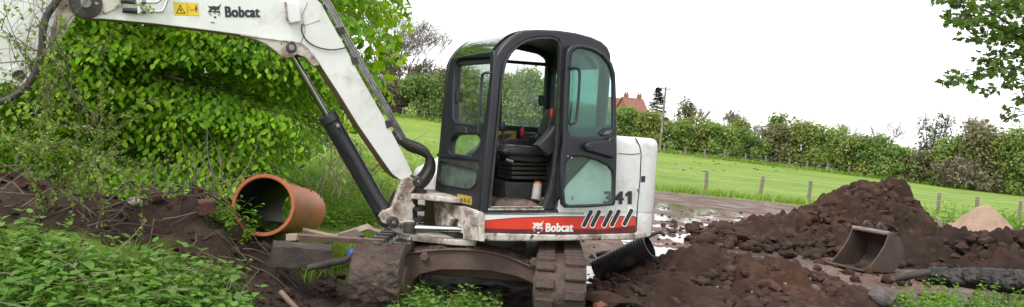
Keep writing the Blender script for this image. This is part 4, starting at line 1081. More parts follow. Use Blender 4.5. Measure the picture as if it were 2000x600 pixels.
Hb = heap('soil_berm', 4.2, 14.5, 10.6, 19.0, 0.055, f_berm, soil_mat('berm_soil', (0.026, 0.0155, 0.011), (0.047, 0.028, 0.020), (0.095, 0.058, 0.042), scale=1.8, bump=1.0, bscale=14.0, bdist=0.09), 'low lumpy bank of dark soil behind the loose digging bucket', 'soil bank', (0.24, 0.20))
Hn = heap('soil_mound', 0.3, 6.0, 5.6, 10.6, 0.035, f_near, M_redsoil, 'reddish brown mound of soil beside the right track in the foreground', 'soil heap', (0.14, 0.14))
heap('sand_heap', 8.9, 11.8, 15.5, 18.3, 0.05, f_sand, M_sand, 'pale orange pointed heap of building sand at the right edge', 'sand heap', (0.16, 0.05))

# clods of soil
def ico_np(sub):
    bm_ = bmesh.new(); bmesh.ops.create_icosphere(bm_, subdivisions=sub, radius=1.0)
    bm_.verts.ensure_lookup_table()
    V = np.array([v.co[:] for v in bm_.verts]); Fc = np.array([[v.index for v in f.verts] for f in bm_.faces]); bm_.free()
    return V, Fc
ICO1, ICO2 = ico_np(1), ico_np(2)
def clod_variants(n, base, amp=0.55, seed=0):
    V, Fc = base; out = []
    for k in range(n):
        d = 1 + amp * (fbm(V[:, 0] * 1.5 + k * 7 + seed, V[:, 1] * 1.5, V[:, 2] * 1.5, 3) - 0.5) * 2
        sc = rng.uniform(0.6, 1.15, 3); sc[2] *= 0.8
        out.append(V * d[:, None] * sc)
    return out, Fc
def rot_rand(n):
    q = rng.normal(size=(n, 4)); q /= np.linalg.norm(q, axis=1)[:, None]
    w, x, y, z = q.T
    return np.stack([np.stack([1 - 2 * (y * y + z * z), 2 * (x * y - z * w), 2 * (x * z + y * w)], -1), np.stack([2 * (x * y + z * w), 1 - 2 * (x * x + z * z), 2 * (y * z - x * w)], -1), np.stack([2 * (x * z - y * w), 2 * (y * z + x * w), 1 - 2 * (x * x + y * y)], -1)], 1)
CV, CF = clod_variants(8, ICO1, 0.5)
CV2, CF2 = clod_variants(8, ICO2, 0.75, 40)
def clods(name, x, y, hf, size, mat, label, sink=0.25):
    n = len(x); R = rot_rand(n); z = hf(x, y)
    Vs, Fs = [], []
    off = 0
    for i in range(n):
        big = size[i] > 0.045
        v = ((CV2 if big else CV)[i % 8] * size[i]) @ R[i].T * np.array([1, 1, 0.8]) + np.array([x[i], y[i], z[i] + size[i] * (0.5 - sink)])
        Vs.append(v); Fs.append((CF2 if big else CF) + off); off += len(v)
    o = link(name, mesh_np(name, np.concatenate(Vs), np.concatenate(Fs)), mat, None, 55)
    tag(o, label, 'soil', kind='stuff'); return o
def sizes(n, lo, hi, p=3.0): return lo + (hi - lo) * rng.random(n) ** p
def sample(fn, x0, x1, y0, y1, n):
    xs_, ys_ = [], []
    while len(xs_) < n:
        x = rng.uniform(x0, x1, 4 * n); y = rng.uniform(y0, y1, 4 * n); k = rng.random(4 * n) < fn(x, y)
        xs_ += list(x[k]); ys_ += list(y[k])
    return np.array(xs_[:n]), np.array(ys_[:n])
def Htop(x, y): return np.maximum(np.maximum(H0(x, y) + f_spoil(x, y), H0(x, y) + f_berm(x, y)), np.maximum(H0(x, y) + f_near(x, y), H(x, y) - 0.02))
x, y = sample(lambda x, y: (f_spoil(x, y) * 1.5 + 0.1).clip(0, 1), 3, 9.5, 12.2, 16.2, 2600)
clods('heap_clods', x, y, Htop, sizes(2600, 0.012, 0.15, 4), M_clod, 'dark clods of soil strewn over the tall heap')
x, y = sample(lambda x, y: (f_berm(x, y) * 1.6 + 0.12).clip(0, 1), 4.5, 13, 10.2, 15.5, 2400)
clods('berm_clods', x, y, Htop, sizes(2400, 0.012, 0.13, 4), M_clod, 'dark clods of soil along the low bank')
x, y = sample(lambda x, y: (f_near(x, y) * 2.4 + 0.05).clip(0, 1), 0.4, 6.0, 5.8, 9.8, 2600)
clods('mound_clods', x, y, Htop, sizes(2600, 0.008, 0.085, 4), soil_mat('red_clods', (0.036, 0.021, 0.017), (0.068, 0.041, 0.032), (0.125, 0.08, 0.063), 8.0), 'reddish clods of soil scattered on the near mound')
x, y = sample(lambda x, y: np.exp(-0.5 * ((y - 6.2) / 0.5) ** 2) * sstep(-1.0, -1.8, x), -5.5, -1.0, 4.9, 7.4, 1100)
clods('bank_clods', x, y, H, sizes(1100, 0.006, 0.06, 5), M_clod, 'crumbs of dark soil on the left bank')
x, y = sample(lambda x, y: gauss(x, y, -1.5, 5.7, 0.5, 0.6, 1.0), -2.6, -0.6, 4.9, 7.0, 450)
clods('track_clods', x, y, H, sizes(450, 0.006, 0.05, 4), M_clod, 'crumbs of soil beside the muddy left track')
x, y = rng.uniform(1.0, 7.5, 700), rng.uniform(9.3, 21, 700)
clods('yard_clods', x, y, H, sizes(700, 0.010, 0.06, 4), M_clod, 'scattered clods of soil across the wet yard')

def boulder(name, px, py, y, r, sq, mat, label, cat, seed):
    p = at_y(px, py, y)
    V, Fc = ICO2
    d = 1 + 0.8 * (fbm(V[:, 0] * 1.5 + seed, V[:, 1] * 1.5, V[:, 2] * 1.5, 4) - 0.5) * 2
    v = V * d[:, None] * np.array(sq) * r + p
    o = link(name, mesh_np(name, v, Fc), mat, None, 28); tag(o, label, cat); return o
M_rock = pmat('grey_stone', (0.15, 0.135, 0.13), (0.06, 0.045, 0.04), 9.0, 0.8, bump=0.9, bscale=30, dirt=((0.07, 0.045, 0.036), 0.5, 12.0, 0.12))
boulder('stone', 1724, 578, 7.6, 0.085, (1.3, 1, 1.0), M_rock, 'pale grey broken stone low in front of the digging bucket', 'stone', 1)
boulder('stone', 1592, 568, 7.7, 0.055, (1.0, 1, 1.1), M_rock, 'small grey stone half buried left of the pale broken stone', 'stone', 5)
boulder('soil_clod', 1178, 584, 6.7, 0.13, (1.7, 1, 0.55), M_clod, 'large flat dark lump of clay against the right track', 'clod', 9)
boulder('stone', 264, 393, 6.1, 0.035, (1.4, 1, 0.8), pmat('white_flint', (0.5, 0.45, 0.38), (0.3, 0.26, 0.22), 20.0, 0.6), 'small white flint lying on the dark left bank', 'stone', 12)
def brick_bit(px, py, y, dims, rz, mat, label):
    me = box_mesh('brick_fragment', [-d / 2 for d in dims], [d / 2 for d in dims], 0.008, 1)
    bm_ = bmesh.new(); bm_.from_mesh(me); bmesh.ops.subdivide_edges(bm_, edges=bm_.edges[:], cuts=2, use_grid_fill=True)
    for v in bm_.verts: v.co += Vector([(random.random() - 0.5) * 0.009 for _ in range(3)])
    bm_.to_mesh(me); bm_.free()
    o = link('brick_fragment', me, mat, None, 30); o.location = tuple(at_y(px, py, y)); o.rotation_euler = (0.2, -0.15, rz); tag(o, label, 'brick')
brick_bit(404, 404, 6.05, (0.12, 0.10, 0.11), 0.4, pmat('old_brick', (0.12, 0.05, 0.037), (0.07, 0.034, 0.028), 14.0, 0.9, bump=0.5), 'dull red brick fragment stuck in the top of the soil bank')
brick_bit(1172, 599, 6.3, (0.11, 0.08, 0.05), 0.8, pmat('red_brick_bit', (0.22, 0.07, 0.045), (0.14, 0.05, 0.04), 14.0, 0.85, bump=0.4), 'bright red brick fragment at the foot of the right track')

# pebbles and roots that break up the soil
M_peb = pmat('pebbles', (0.30, 0.26, 0.22), (0.14, 0.11, 0.09), 40.0, 0.8)
for nm, fnc, box, n, lb in (('heap_pebbles', f_spoil, (3, 9.5, 12.2, 15.6), 160, 'small pale pebbles dotted over the tall soil heap'), ('mound_pebbles', f_near, (0.6, 5.0, 6.2, 9.0), 200, 'small pale pebbles dotted over the near mound')):
    x, y = sample(lambda x, y: (fnc(x, y) * 2 + 0.1).clip(0, 1), *box, n)
    tag(clods(nm, x, y, Htop, sizes(n, 0.008, 0.028, 2), M_peb, lb, 0.1), cat='pebbles')
def roots(name, pts, label, rr):
    Vs, Fs, off = [], [], 0
    for (x0, y0) in pts:
        a = rng.uniform(0, 6.28); L = rng.uniform(0.12, 0.6); q = np.linspace(0, 1, 6)
        xx = x0 + np.cos(a) * L * q + rng.normal(size=6) * 0.02; yy = y0 + np.sin(a) * L * 0.5 * q
        P = np.stack([xx, yy, Htop(xx, yy) + 0.03 + rng.random() * 0.05 + 0.04 * np.sin(q * 3.1)], -1)
        V, Fa, _ = tube_np(P, np.linspace(rr, rr * 0.3, 6) * rng.uniform(0.5, 1.3), 4, False)
        Vs.append(V); Fs.append(np.array(Fa) + off); off += len(V)
    o = link(name, mesh_np(name, np.concatenate(Vs), np.concatenate(Fs)), pmat(name + '_bark', (0.10, 0.07, 0.05), (0.05, 0.035, 0.027), 9.0, 0.85), None, 60); tag(o, label, 'roots', kind='stuff')
x, y = sample(lambda x, y: (f_spoil(x, y) + f_berm(x, y)).clip(0, 1), 3, 11.5, 11.8, 15.4, 60)
roots('heap_roots', list(zip(x, y)), 'torn roots sticking out of the soil heaps', 0.012)
x = rng.uniform(-4.6, -1.8, 90); y = rng.uniform(5.6, 6.6, 90)
roots('bank_roots', list(zip(x, y)), 'torn roots sticking out of the left soil bank', 0.007)

# ================================================================== PIPES, TIMBER, BUCKET
M_clay = pmat('orange_pipe_plastic', (0.50, 0.13, 0.045), (0.42, 0.105, 0.038), 5.0, 0.45, dirt=((0.20, 0.10, 0.07), 0.55, 5.0, 0.2), rust=((0.5, 0.22, 0.13), 0.64, 26.0, 0.1))
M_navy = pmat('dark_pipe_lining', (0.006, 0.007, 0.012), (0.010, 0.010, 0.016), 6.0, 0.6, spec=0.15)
pa = CAM + ray(514, 401) * 6.55; pb = CAM + ray(592, 412) * 8.2
PL = float(np.linalg.norm(pb - pa))
pipe = link('drain_pipe', lathe_mesh('drain_pipe', [(0.012, 0.232), (0.0, 0.240), (0.0, 0.262), (0.012, 0.268), (0.045, 0.268), (0.055, 0.256), (0.16, 0.256), (0.20, 0.240), (PL, 0.238), (PL, 0.222)], pa, pb, 56), M_clay, None, 35)
pipe.data.polygons  # outer skin with open lip
bm = bmesh.new(); bm.from_mesh(pipe.data); bmesh.ops.delete(bm, geom=[f for f in bm.faces if len(f.verts) > 8], context='FACES'); bm.to_mesh(pipe.data); bm.free()
tag(pipe, 'short length of orange drain pipe with dark inside lying on the soil bank', 'pipe')
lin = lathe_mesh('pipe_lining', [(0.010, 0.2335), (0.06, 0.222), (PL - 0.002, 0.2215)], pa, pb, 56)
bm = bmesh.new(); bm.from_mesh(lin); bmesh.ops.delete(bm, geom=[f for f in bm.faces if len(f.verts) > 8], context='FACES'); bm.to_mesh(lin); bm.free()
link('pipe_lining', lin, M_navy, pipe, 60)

M_wood = pmat('old_wet_timber', (0.060, 0.043, 0.036), (0.032, 0.024, 0.022), 8.0, 0.7, bump=0.5, bscale=30, dirt=((0.11, 0.07, 0.055), 0.55, 5.0, 0.15))
M_plank = pmat('grey_brown_plank', (0.20, 0.13, 0.10), (0.12, 0.08, 0.06), 6.0, 0.7, bump=0.2)
M_pale = pmat('pale_split_wood', (0.46, 0.37, 0.27), (0.34, 0.25, 0.18), 8.0, 0.7, bump=0.2)
def board(name, p0, p1, w, t, mat, label, cat, roll=0.0, chip=True):
    """straight timber from p0 to p1 with worn ends, width w, thickness t"""
    p0, p1 = np.array(p0), np.array(p1); L = float(np.linalg.norm(p1 - p0))
    me = bpy.data.meshes.new(name); bm_ = bmesh.new()
    n = 12; secs = []
    for i in range(n + 1):
        s = L * i / n
        jit = lambda a: (random.random() - 0.5) * a
        secs.append([bm_.verts.new((s + (jit(0.02) if i in (0, n) else 0), sx * w / 2 + jit(w * 0.05), sz * t / 2 + jit(t * 0.08))) for sx, sz in ((-1, -1), (1, -1), (1, 1), (-1, 1))])
    for i in range(n):
        for k in range(4): bm_.faces.new((secs[i][k], secs[i][(k + 1) % 4], secs[i + 1][(k + 1) % 4], secs[i + 1][k]))
    bm_.faces.new(secs[0][::-1]); bm_.faces.new(secs[-1])
    bmesh.ops.bevel(bm_, geom=[e for e in bm_.edges if e.calc_face_angle(0) > 0.8], offset=min(w, t) * 0.1, segments=1, affect='EDGES')
    bm_.to_mesh(me); bm_.free()
    x = Vector(p1 - p0).normalized(); z = Vector((0, 0, 1)); y = z.cross(x).normalized(); z = x.cross(y)
    Rm = Matrix((x, y, z)).transposed().to_4x4()
    me.transform(Matrix.Translation(Vector(p0)) @ Rm @ Matrix.Rotation(roll, 4, 'X'))
    o = link(name, me, mat, None, 30); tag(o, label, cat); return o
board('timber_block', CAM + ray(530, 494) * 6.05, CAM + ray(646, 502) * 6.2, 0.24, 0.155, M_wood, 'thick dark wet timber block under the orange pipe', 'timber', 0.05)
board('plank', CAM + ray(574, 462) * 6.55, CAM + ray(752, 473) * 6.65, 0.04, 0.045, M_plank, 'long thin grey brown plank leading from the pipe to the left track', 'plank', 0.3)
board('plank', CAM + ray(640, 470) * 7.2, CAM + ray(722, 442) * 7.9, 0.07, 0.02, M_pale, 'pale split board lying in the grass behind the long plank', 'plank', 0.5)
board('plank', CAM + ray(592, 450) * 6.9, CAM + ray(664, 466) * 6.9, 0.05, 0.03, M_pale, 'short pale stick of wood close to the orange pipe end', 'plank', 0.3)
board('plank', CAM + ray(668, 466) * 7.3, CAM + ray(702, 456) * 7.6, 0.11, 0.035, M_plank, 'short reddish brown board end beside the swing post', 'plank', 0.4)
board('plank', CAM + ray(722, 448) * 7.6, CAM + ray(756, 458) * 7.6, 0.05, 0.03, M_pale, 'small pale offcut of wood under the boom cylinder', 'plank', 0.4)
board('wedge_block', CAM + ray(562, 463) * 6.35, CAM + ray(580, 463) * 6.35, 0.06, 0.05, M_pale, 'little pale wooden wedge between pipe and timber block', 'wedge', 0.0)
bp_ = CAM + ray(690, 496) * 6.5
cap = link('bottle_cap', lathe_mesh('bottle_cap', [(0, 0.05), (0.004, 0.055), (0.04, 0.055), (0.05, 0.048), (0.052, 0.03)], bp_ - np.array([0, 0, 0.02]), bp_ + np.array([0.02, -0.01, 0.05]), 20), pmat('blue_plastic', (0.03, 0.10, 0.38), (0.03, 0.08, 0.30), 8.0, 0.35), None, 40)
tag(cap, 'blue plastic lid on the soil beside the left track', 'lid')
M_stick = pmat('dead_branch', (0.055, 0.04, 0.033), (0.03, 0.023, 0.02), 14.0, 0.8, bump=0.4)
o = link('dead_branch', tube_mesh('dead_branch', [CAM + ray(*p) * d for p, d in (((600, 524), 6.0), ((640, 514), 6.05), ((668, 510), 6.1), ((690, 500), 6.2))], np.array([0.026, 0.03, 0.027, 0.024]), 8), M_stick, None, 60)
tag(o, 'short dark branch poking out below the timber block', 'branch')
o = link('dead_branch', tube_mesh('dead_branch', [CAM + ray(*p) * d for p, d in (((548, 570), 5.6), ((566, 590), 5.55), ((588, 612), 5.5))], np.array([0.02, 0.022, 0.02]), 8), M_plank, None, 60)
tag(o, 'brown stick leaning in the soil at the bottom edge', 'branch')

# black corrugated pipe
M_corr = pmat('black_corrugated_plastic', (0.02, 0.019, 0.02), (0.035, 0.03, 0.028), 9.0, 0.38, dirt=((0.10, 0.066, 0.053), 0.52, 7.0, 0.12))
ca_ = CAM + ray(1166, 530) * 8.55; cb2 = CAM + ray(1270, 480) * 8.3
CLn = float(np.linalg.norm(cb2 - ca_)); prof = []
nr = 22
for k in range(nr):
    t0 = CLn * k / nr; w_ = CLn / nr
    prof += [(t0, 0.112), (t0 + w_ * 0.15, 0.134), (t0 + w_ * 0.6, 0.134), (t0 + w_ * 0.75, 0.112)]
cme = lathe_mesh('corrugated_pipe', prof, ca_, cb2, 32)
bm = bmesh.new(); bm.from_mesh(cme); bmesh.ops.delete(bm, geom=[f for f in bm.faces if len(f.verts) > 8], context='FACES'); bm.to_mesh(cme); bm.free()
cp = link('corrugated_pipe', cme, M_corr, None, 25)
tag(cp, 'black corrugated drainage pipe lying behind the right track', 'pipe')
lin = lathe_mesh('inner_wall', [(0, 0.108), (CLn, 0.108)], ca_, cb2, 32)
bm = bmesh.new(); bm.from_mesh(lin); bmesh.ops.delete(bm, geom=[f for f in bm.faces if len(f.verts) > 8], context='FACES'); bm.to_mesh(lin); bm.free()
link('inner_wall', lin, M_navy, cp, 60)
o = link('hose_offcut', tube_mesh('hose_offcut', [CAM + ray(*p) * 8.2 for p in ((1264, 464), (1276, 457), (1290, 454), (1299, 460))], 0.022, 8, smooth=4), M_corr, None, 60)
tag(o, 'curled black hose offcut above the corrugated pipe end', 'hose')
o = link('hose_offcut', tube_mesh('hose_offcut', [CAM + ray(*p) * 8.9 for p in ((1164, 498), (1180, 494), (1196, 493))], np.array([0.03, 0.03, 0.024]), 8), M_corr, None, 60)
tag(o, 'flat black hose offcut on wet mud behind the corrugated pipe', 'hose')

# black crumpled roll at the right edge
V, Fc = [], []
ra, rb_ = CAM + ray(1806, 538) * 9.6, CAM + ray(2070, 556) * 8.6
ax = (rb_ - ra); RL = np.linalg.norm(ax); ax /= RL
sd_ = np.cross(ax, [0, 0, 1.0]); sd_ /= np.linalg.norm(sd_); u3 = np.cross(sd_, ax)
na, nb = 150, 44
for i in range(na):
    for k in range(nb):
        an = 2 * math.pi * k / nb; t_ = i / (na - 1)
        r_ = 0.105 + 0.035 * t_
        r_ *= 1 + 0.10 * float(fbm(np.array([t_ * 40]), np.array([an * 3.0]), 2.0, 2)[0] - 0.5) + 0.9 * float(fbm(np.array([t_ * 9 + 0.3 * math.cos(an)]), np.array([math.cos(an) * 1.6]), math.sin(an) * 1.6, 4, ridged=True)[0] - 0.6)
        r_ *= min(1, 0.25 + t_ * 14)
        V.append(tuple(ra + ax * RL * t_ + r_ * (1.15 * math.cos(an) * sd_ + 0.9 * math.sin(an) * u3)))
for i in range(na - 1):
    for k in range(nb): k2 = (k + 1) % nb; Fc.append((i * nb + k, i * nb + k2, (i + 1) * nb + k2, (i + 1) * nb + k))
Fc.append(tuple(range(nb))); Fc.append(tuple((na - 1) * nb + k for k in range(nb))[::-1])
me = bpy.data.meshes.new('plastic_roll'); me.from_pydata(V, [], Fc); me.update()
o = link('plastic_roll', me, pmat('crumpled_black_plastic', (0.007, 0.006, 0.007), (0.016, 0.013, 0.012), 8.0, 0.5, bump=1.0, bscale=14, dirt=((0.045, 0.031, 0.025), 0.5, 7.0, 0.15)), None, 70)
tag(o, 'crumpled black plastic roll lying on soil at the right edge', 'plastic')
o = link('dead_branch', tube_mesh('dead_branch', [CAM + ray(*p) * d for p, d in (((1740, 548), 9.4), ((1770, 540), 9.3), ((1800, 534), 9.2), ((1815, 532), 9.2))], np.array([0.03, 0.045, 0.05, 0.04]), 10), M_wood, None, 60)
tag(o, 'thick dark branch stump joining the black plastic roll', 'branch')

# loose digging bucket
M_bkt = pmat('rusty_bucket_steel', (0.10, 0.068, 0.054), (0.065, 0.046, 0.04), 4.0, 0.5, bump=0.25, bscale=30, dirt=((0.06, 0.04, 0.033), 0.55, 6.0, 0.12), rust=((0.24, 0.17, 0.13), 0.66, 4.0, 0.15), metal=0.2)
Wv = np.array([-0.50, 0.866, 0.0]); Pv = np.array([0.866, 0.50, 0.0])
B0 = on_z(1690, 529, 0.03)
BM = Matrix(((Pv[0], 0, Wv[0], B0[0]), (Pv[1], 0, Wv[1], B0[1]), (0, 1, 0, B0[2]), (0, 0, 0, 1)))   # profile x, up, width
BI = np.array(BM.inverted())
def bpx(px, py):
    o_ = BI[:3, :3] @ CAM + BI[:3, 3]; d_ = BI[:3, :3] @ ray(px, py); q = o_ + d_ * (-o_[2] / d_[2]); return np.array(q[:2])
sidep = [bpx(*p) for p in ((1690, 529), (1704, 514), (1716, 498), (1728, 478), (1736, 456), (1744, 454), (1756, 464), (1764, 480), (1766, 492), (1762, 508), (1752, 522), (1744, 531), (1722, 533))]
BW = 0.62
bk = empty('digging_bucket', mat=BM)
tag(bk, 'rusty brown digging bucket lying loose on the mud with its mouth open', 'bucket')
link('side_plate', curve_mesh('side_plate', [sidep], 0.02, 0.004), M_bkt, bk, 35)
link('side_plate', curve_mesh('side_plate', [sidep], 0.02, 0.004, Matrix.Translation((0, 0, BW))), M_bkt, bk, 35)
shell = smooth_line([np.array([*p, 0]) for p in sidep[4:]] + [np.array([*sidep[0], 0])], 5)
inner = []
cs = np.mean([p[:2] for p in shell], 0)
V, Fc = [], []
for p in shell:
    d_ = (cs - p[:2]); d_ /= np.linalg.norm(d_)
    q = p[:2] + d_ * 0.014
    V += [(p[0], p[1], 0.008), (p[0], p[1], BW - 0.008), (q[0], q[1], BW - 0.008), (q[0], q[1], 0.008)]
for i in range(len(shell) - 1):
    a, c_ = i * 4, i * 4 + 4
    for k in range(4): k2 = (k + 1) % 4; Fc.append((a + k, a + k2, c_ + k2, c_ + k))
me = bpy.data.meshes.new('shell'); me.from_pydata(V, [], Fc); me.update()
bm_ = bmesh.new(); bm_.from_mesh(me); bmesh.ops.recalc_face_normals(bm_, faces=bm_.faces[:]); bm_.to_mesh(me); bm_.free()
link('shell', me, M_bkt, bk, 40)
l0 = sidep[0]
link('cutting_lip', box_mesh('cutting_lip', (l0[0] - 0.08, l0[1] - 0.012, -0.012), (l0[0] + 0.06, l0[1] + 0.012, BW + 0.012), 0.005), M_bkt, bk)
t0_ = sidep[4]
link('top_bar', cyl_mesh('top_bar', (t0_[0] + 0.01, t0_[1] - 0.005, 0), (t0_[0] + 0.01, t0_[1] - 0.005, BW), 0.036, 16), pmat('bar_worn_paint', (0.28, 0.22, 0.19), (0.16, 0.12, 0.1), 8.0, 0.55), bk, 40)
for zz in (0.2, 0.44):
    h = link('hanger_ear', curve_mesh('hanger_ear', [fillet([(t0_[0] + 0.02, t0_[1] - 0.02), (t0_[0] + 0.0, t0_[1] + 0.10), (t0_[0] + 0.08, t0_[1] + 0.15), (t0_[0] + 0.24, t0_[1] + 0.06), (t0_[0] + 0.2, t0_[1] - 0.08)], 0.05)], 0.035, 0.006, Matrix.Translation((0, 0, zz))), M_bkt, bk, 35)
    link('ear_pin', cyl_mesh('ear_pin', (t0_[0] + 0.07, t0_[1] + 0.09, zz - 0.03), (t0_[0] + 0.07, t0_[1] + 0.09, zz + 0.03), 0.03, 14), M_grease, h, 40)

# ================================================================== FENCES, POLE, HOUSE, BIRDS
M_post = pmat('weathered_fence_post', (0.22, 0.18, 0.14), (0.14, 0.11, 0.09), 9.0, 0.85, bump=0.3)
M_wire = pmat('galvanised_wire', (0.55, 0.56, 0.55), (0.45, 0.46, 0.45), 9.0, 0.5)
def fence(name, spots, h, r, wires, label, cat='fence'):
    e = empty(name, tuple(spots[0])); tag(e, label, cat)
    o0 = np.array(spots[0])
    me = lathe_mesh('post', [(0, r * 1.05), (h - r * 0.6, r), (h, r * 0.5)], (0, 0, 0), (0, 0, h), 8); me.materials.append(M_post)
    for p in spots:
        q = link('post', me, None, e, None); q.location = tuple(np.array(p) - o0 + np.array([0, 0, -0.03]))
        q.rotation_euler = (rng.uniform(-0.05, 0.05), rng.uniform(-0.05, 0.06), rng.uniform(0, 6))
    for wz in wires:
        pts = []
        for i in range(len(spots) - 1):
            a, b_ = np.array(spots[i]) - o0, np.array(spots[i + 1]) - o0
            for k in range(4):
                t = k / 4; pts.append(a * (1 - t) + b_ * t + np.array([0, -r, wz * h - 0.02 * math.sin(math.pi * t)]))
        link('wire', tube_mesh('wire', pts, 0.004, 4), M_wire, e)
nearpx = [(1160, 354), (1272, 361), (1379, 370), (1485, 376), (1580, 385), (1668, 391), (1752, 398), (1832, 408), (1908, 415), (1990, 424), (2090, 433)]
sp = []
for px, py in nearpx:
    p = at_y(px, py, 38.0); sp.append(np.array([p[0], 38.0, float(H(np.array([p[0]]), np.array([38.0]))[0])]))
fence('meadow_fence', sp, 1.08, 0.085, (0.35, 0.6, 0.85, 0.97), 'wire fence of weathered wooden posts between yard and meadow')
sp = []
for px in range(700, 2100, 40):
    y_ = 91.0 + 4 * math.sin(px * 0.004); p = at_y(px + rng.uniform(-4, 4), 300, y_); sp.append(np.array([p[0], y_, float(H(np.array([p[0]]), np.array([y_]))[0])]))
fence('hedge_fence', sp, 1.1, 0.10, (0.5, 0.9), 'far line of pale posts along the foot of the hedge')
# white rail in the meadow
wr = empty('jump_rail', tuple(at_y(1902, 366, 84))); tag(wr, 'small white painted rail on two legs by the far hedge', 'rail')
M_wp = pmat('white_rail_paint', (0.36, 0.35, 0.33), (0.28, 0.27, 0.25))
link('rail', box_mesh('rail', (-1.0, -0.04, 0.46), (1.0, 0.04, 0.56), 0.02), M_wp, wr)
for sx in (-0.9, 0.9): link('leg', box_mesh('leg', (sx - 0.035, -0.03, -0.15), (sx + 0.035, 0.03, 0.46)), M_wp, wr)

# utility pole
pb_ = at_y(1289, 285, 90.0); pz = float(H(np.array([pb_[0]]), np.array([90.0]))[0])
M_pole = pmat('tarred_pole_wood', (0.24, 0.19, 0.15), (0.15, 0.12, 0.1), 3.0, 0.8)
pole = empty('utility_pole', (pb_[0], 90.0, pz)); tag(pole, 'tall wooden utility pole standing in front of the hedge', 'utility pole')
PH = 7.7
link('pole', lathe_mesh('pole', [(0, 0.16), (PH, 0.11)], (0, 0, 0), (0, 0, PH), 10), M_pole, pole, 60)
link('crossarm', box_mesh('crossarm', (-0.55, -0.16, PH - 0.35), (0.55, -0.08, PH - 0.23)), M_pole, pole)
for sx in (-0.48, 0.0, 0.48): link('insulator', lathe_mesh('insulator', [(0, 0.05), (0.08, 0.09), (0.14, 0.05), (0.2, 0.06)], (sx, -0.12, PH - 0.23), (sx, -0.12, PH), 8), M_lens, pole)
link('bracket', box_mesh('bracket', (-0.08, -0.2, PH - 2.45), (0.5, -0.1, PH - 2.35)), M_pole, pole)
link('fuse_box', box_mesh('fuse_box', (0.12, -0.3, PH - 3.95), (0.62, 0.05, PH - 3.6), 0.05), M_ink, pole)
link('number_plate', box_mesh('number_plate', (-0.1, -0.2, 2.4), (0.1, -0.17, 2.75)), M_wp, pole)

# house among the trees
hs = at_y(1228, 226, 185.0)
M_brk = pmat('red_brick_wall', (0.30, 0.13, 0.08), (0.22, 0.10, 0.065), 1.2, 0.9)
M_tile = pmat('red_clay_tiles', (0.27, 0.11, 0.085), (0.21, 0.085, 0.07), 1.6, 0.85)
hz = float(H(np.array([hs[0]]), np.array([185.0]))[0])
def house_build(name, loc, rz, L, W, eave, ridge, label, chims, winds):
    e = empty(name, loc, rz); tag(e, label, 'house')
    hw = W / 2
    me = bpy.data.meshes.new('wall')
    V = [(0, -hw, 0), (L, -hw, 0), (L, hw, 0), (0, hw, 0), (0, -hw, eave), (L, -hw, eave), (L, hw, eave), (0, hw, eave), (0, 0, ridge), (L, 0, ridge)]
    me.from_pydata(V, [], [(0, 1, 5, 4), (2, 3, 7, 6), (1, 2, 6, 9, 5), (3, 0, 4, 8, 7)]); me.update()
    wall = link('wall', me, M_brk, e)
    for s in (-1, 1):
        a = np.array([-0.35, s * (hw + 0.35), eave - 0.35 * (ridge - eave) / hw]); c_ = np.array([-0.35, 0, ridge])
        n_ = np.array([0, s * (ridge - eave), hw]); n_ = n_ / np.linalg.norm(n_) * 0.16
        bx = np.array([L + 0.7, 0, 0]); V = [a, a + bx, c_ + bx, c_]; V = V + [v + n_ for v in V]
        me = bpy.data.meshes.new('roof'); me.from_pydata([tuple(v) for v in V], [], [(0, 1, 2, 3), (4, 7, 6, 5), (0, 4, 5, 1), (1, 5, 6, 2), (2, 6, 7, 3), (3, 7, 4, 0)]); me.update()
        rf_ = link('roof', me, M_tile, e)
        link('verge_board', box_mesh('verge_board', (-0.42, -0.01, -0.3), (-0.36, 0.01, 0.02)), M_wp, rf_).hide_render = False
    for (cx, ch) in chims:
        c2_ = link('chimney', box_mesh('chimney', (cx - 0.5, -0.35, ridge - 0.6), (cx + 0.5, 0.35, ridge + ch)), M_brk, e)
        for dx in (-0.25, 0.25): link('chimney_pot', lathe_mesh('chimney_pot', [(0, 0.16), (0.5, 0.13)], (cx + dx, 0, ridge + ch), (cx + dx, 0, ridge + ch + 0.5), 8), M_tile, c2_)
    for (face, u, v, w_, h_) in winds:
        if face == 'g': lo, hi = (-0.06, u - w_ / 2, v), (-0.02, u + w_ / 2, v + h_)
        else: lo, hi = (u - w_ / 2, -hw - 0.06, v), (u + w_ / 2, -hw - 0.02, v + h_)
        f_ = link('window', box_mesh('window', lo, hi), M_wp, e)
        lo2 = [a + (0.12 if (b_ - a) > 0.1 else -0.02) for a, b_ in zip(lo, hi)]; hi2 = [b_ - (0.12 if (b_ - a) > 0.1 else 0.01) for a, b_ in zip(lo, hi)]
        link('pane', box_mesh('pane', lo2, hi2), M_hatch, f_)
    return e
ez = at_y(1232, 219, 185.0)[2]; rz_ = at_y(1228, 192, 185.0)[2]
house_build('brick_house', (at_y(1219, 222, 182.0)[0] - 0.5, 183.0, hz), rad(22), 5.2, 6.0, ez - hz, rz_ - hz, 'red brick house with tiled roof and chimneys behind the hedge', ((0.8, 0.9), (4.4, 1.0)), (('s', 3.8, ez - hz - 1.5, 1.2, 1.2), ('g', 1.0, ez - hz - 1.6, 1.1, 1.3), ('s', 1.4, ez - hz - 1.5, 1.2, 1.2)))
house_build('brick_house', (at_y(1175, 222, 195.0)[0], 197.0, hz), rad(22), 6.0, 6.5, ez - hz - 0.3, rz_ - hz + 0.6, 'grey roofed house end seen through the cab door glass', ((1.0, 0.9),), ())

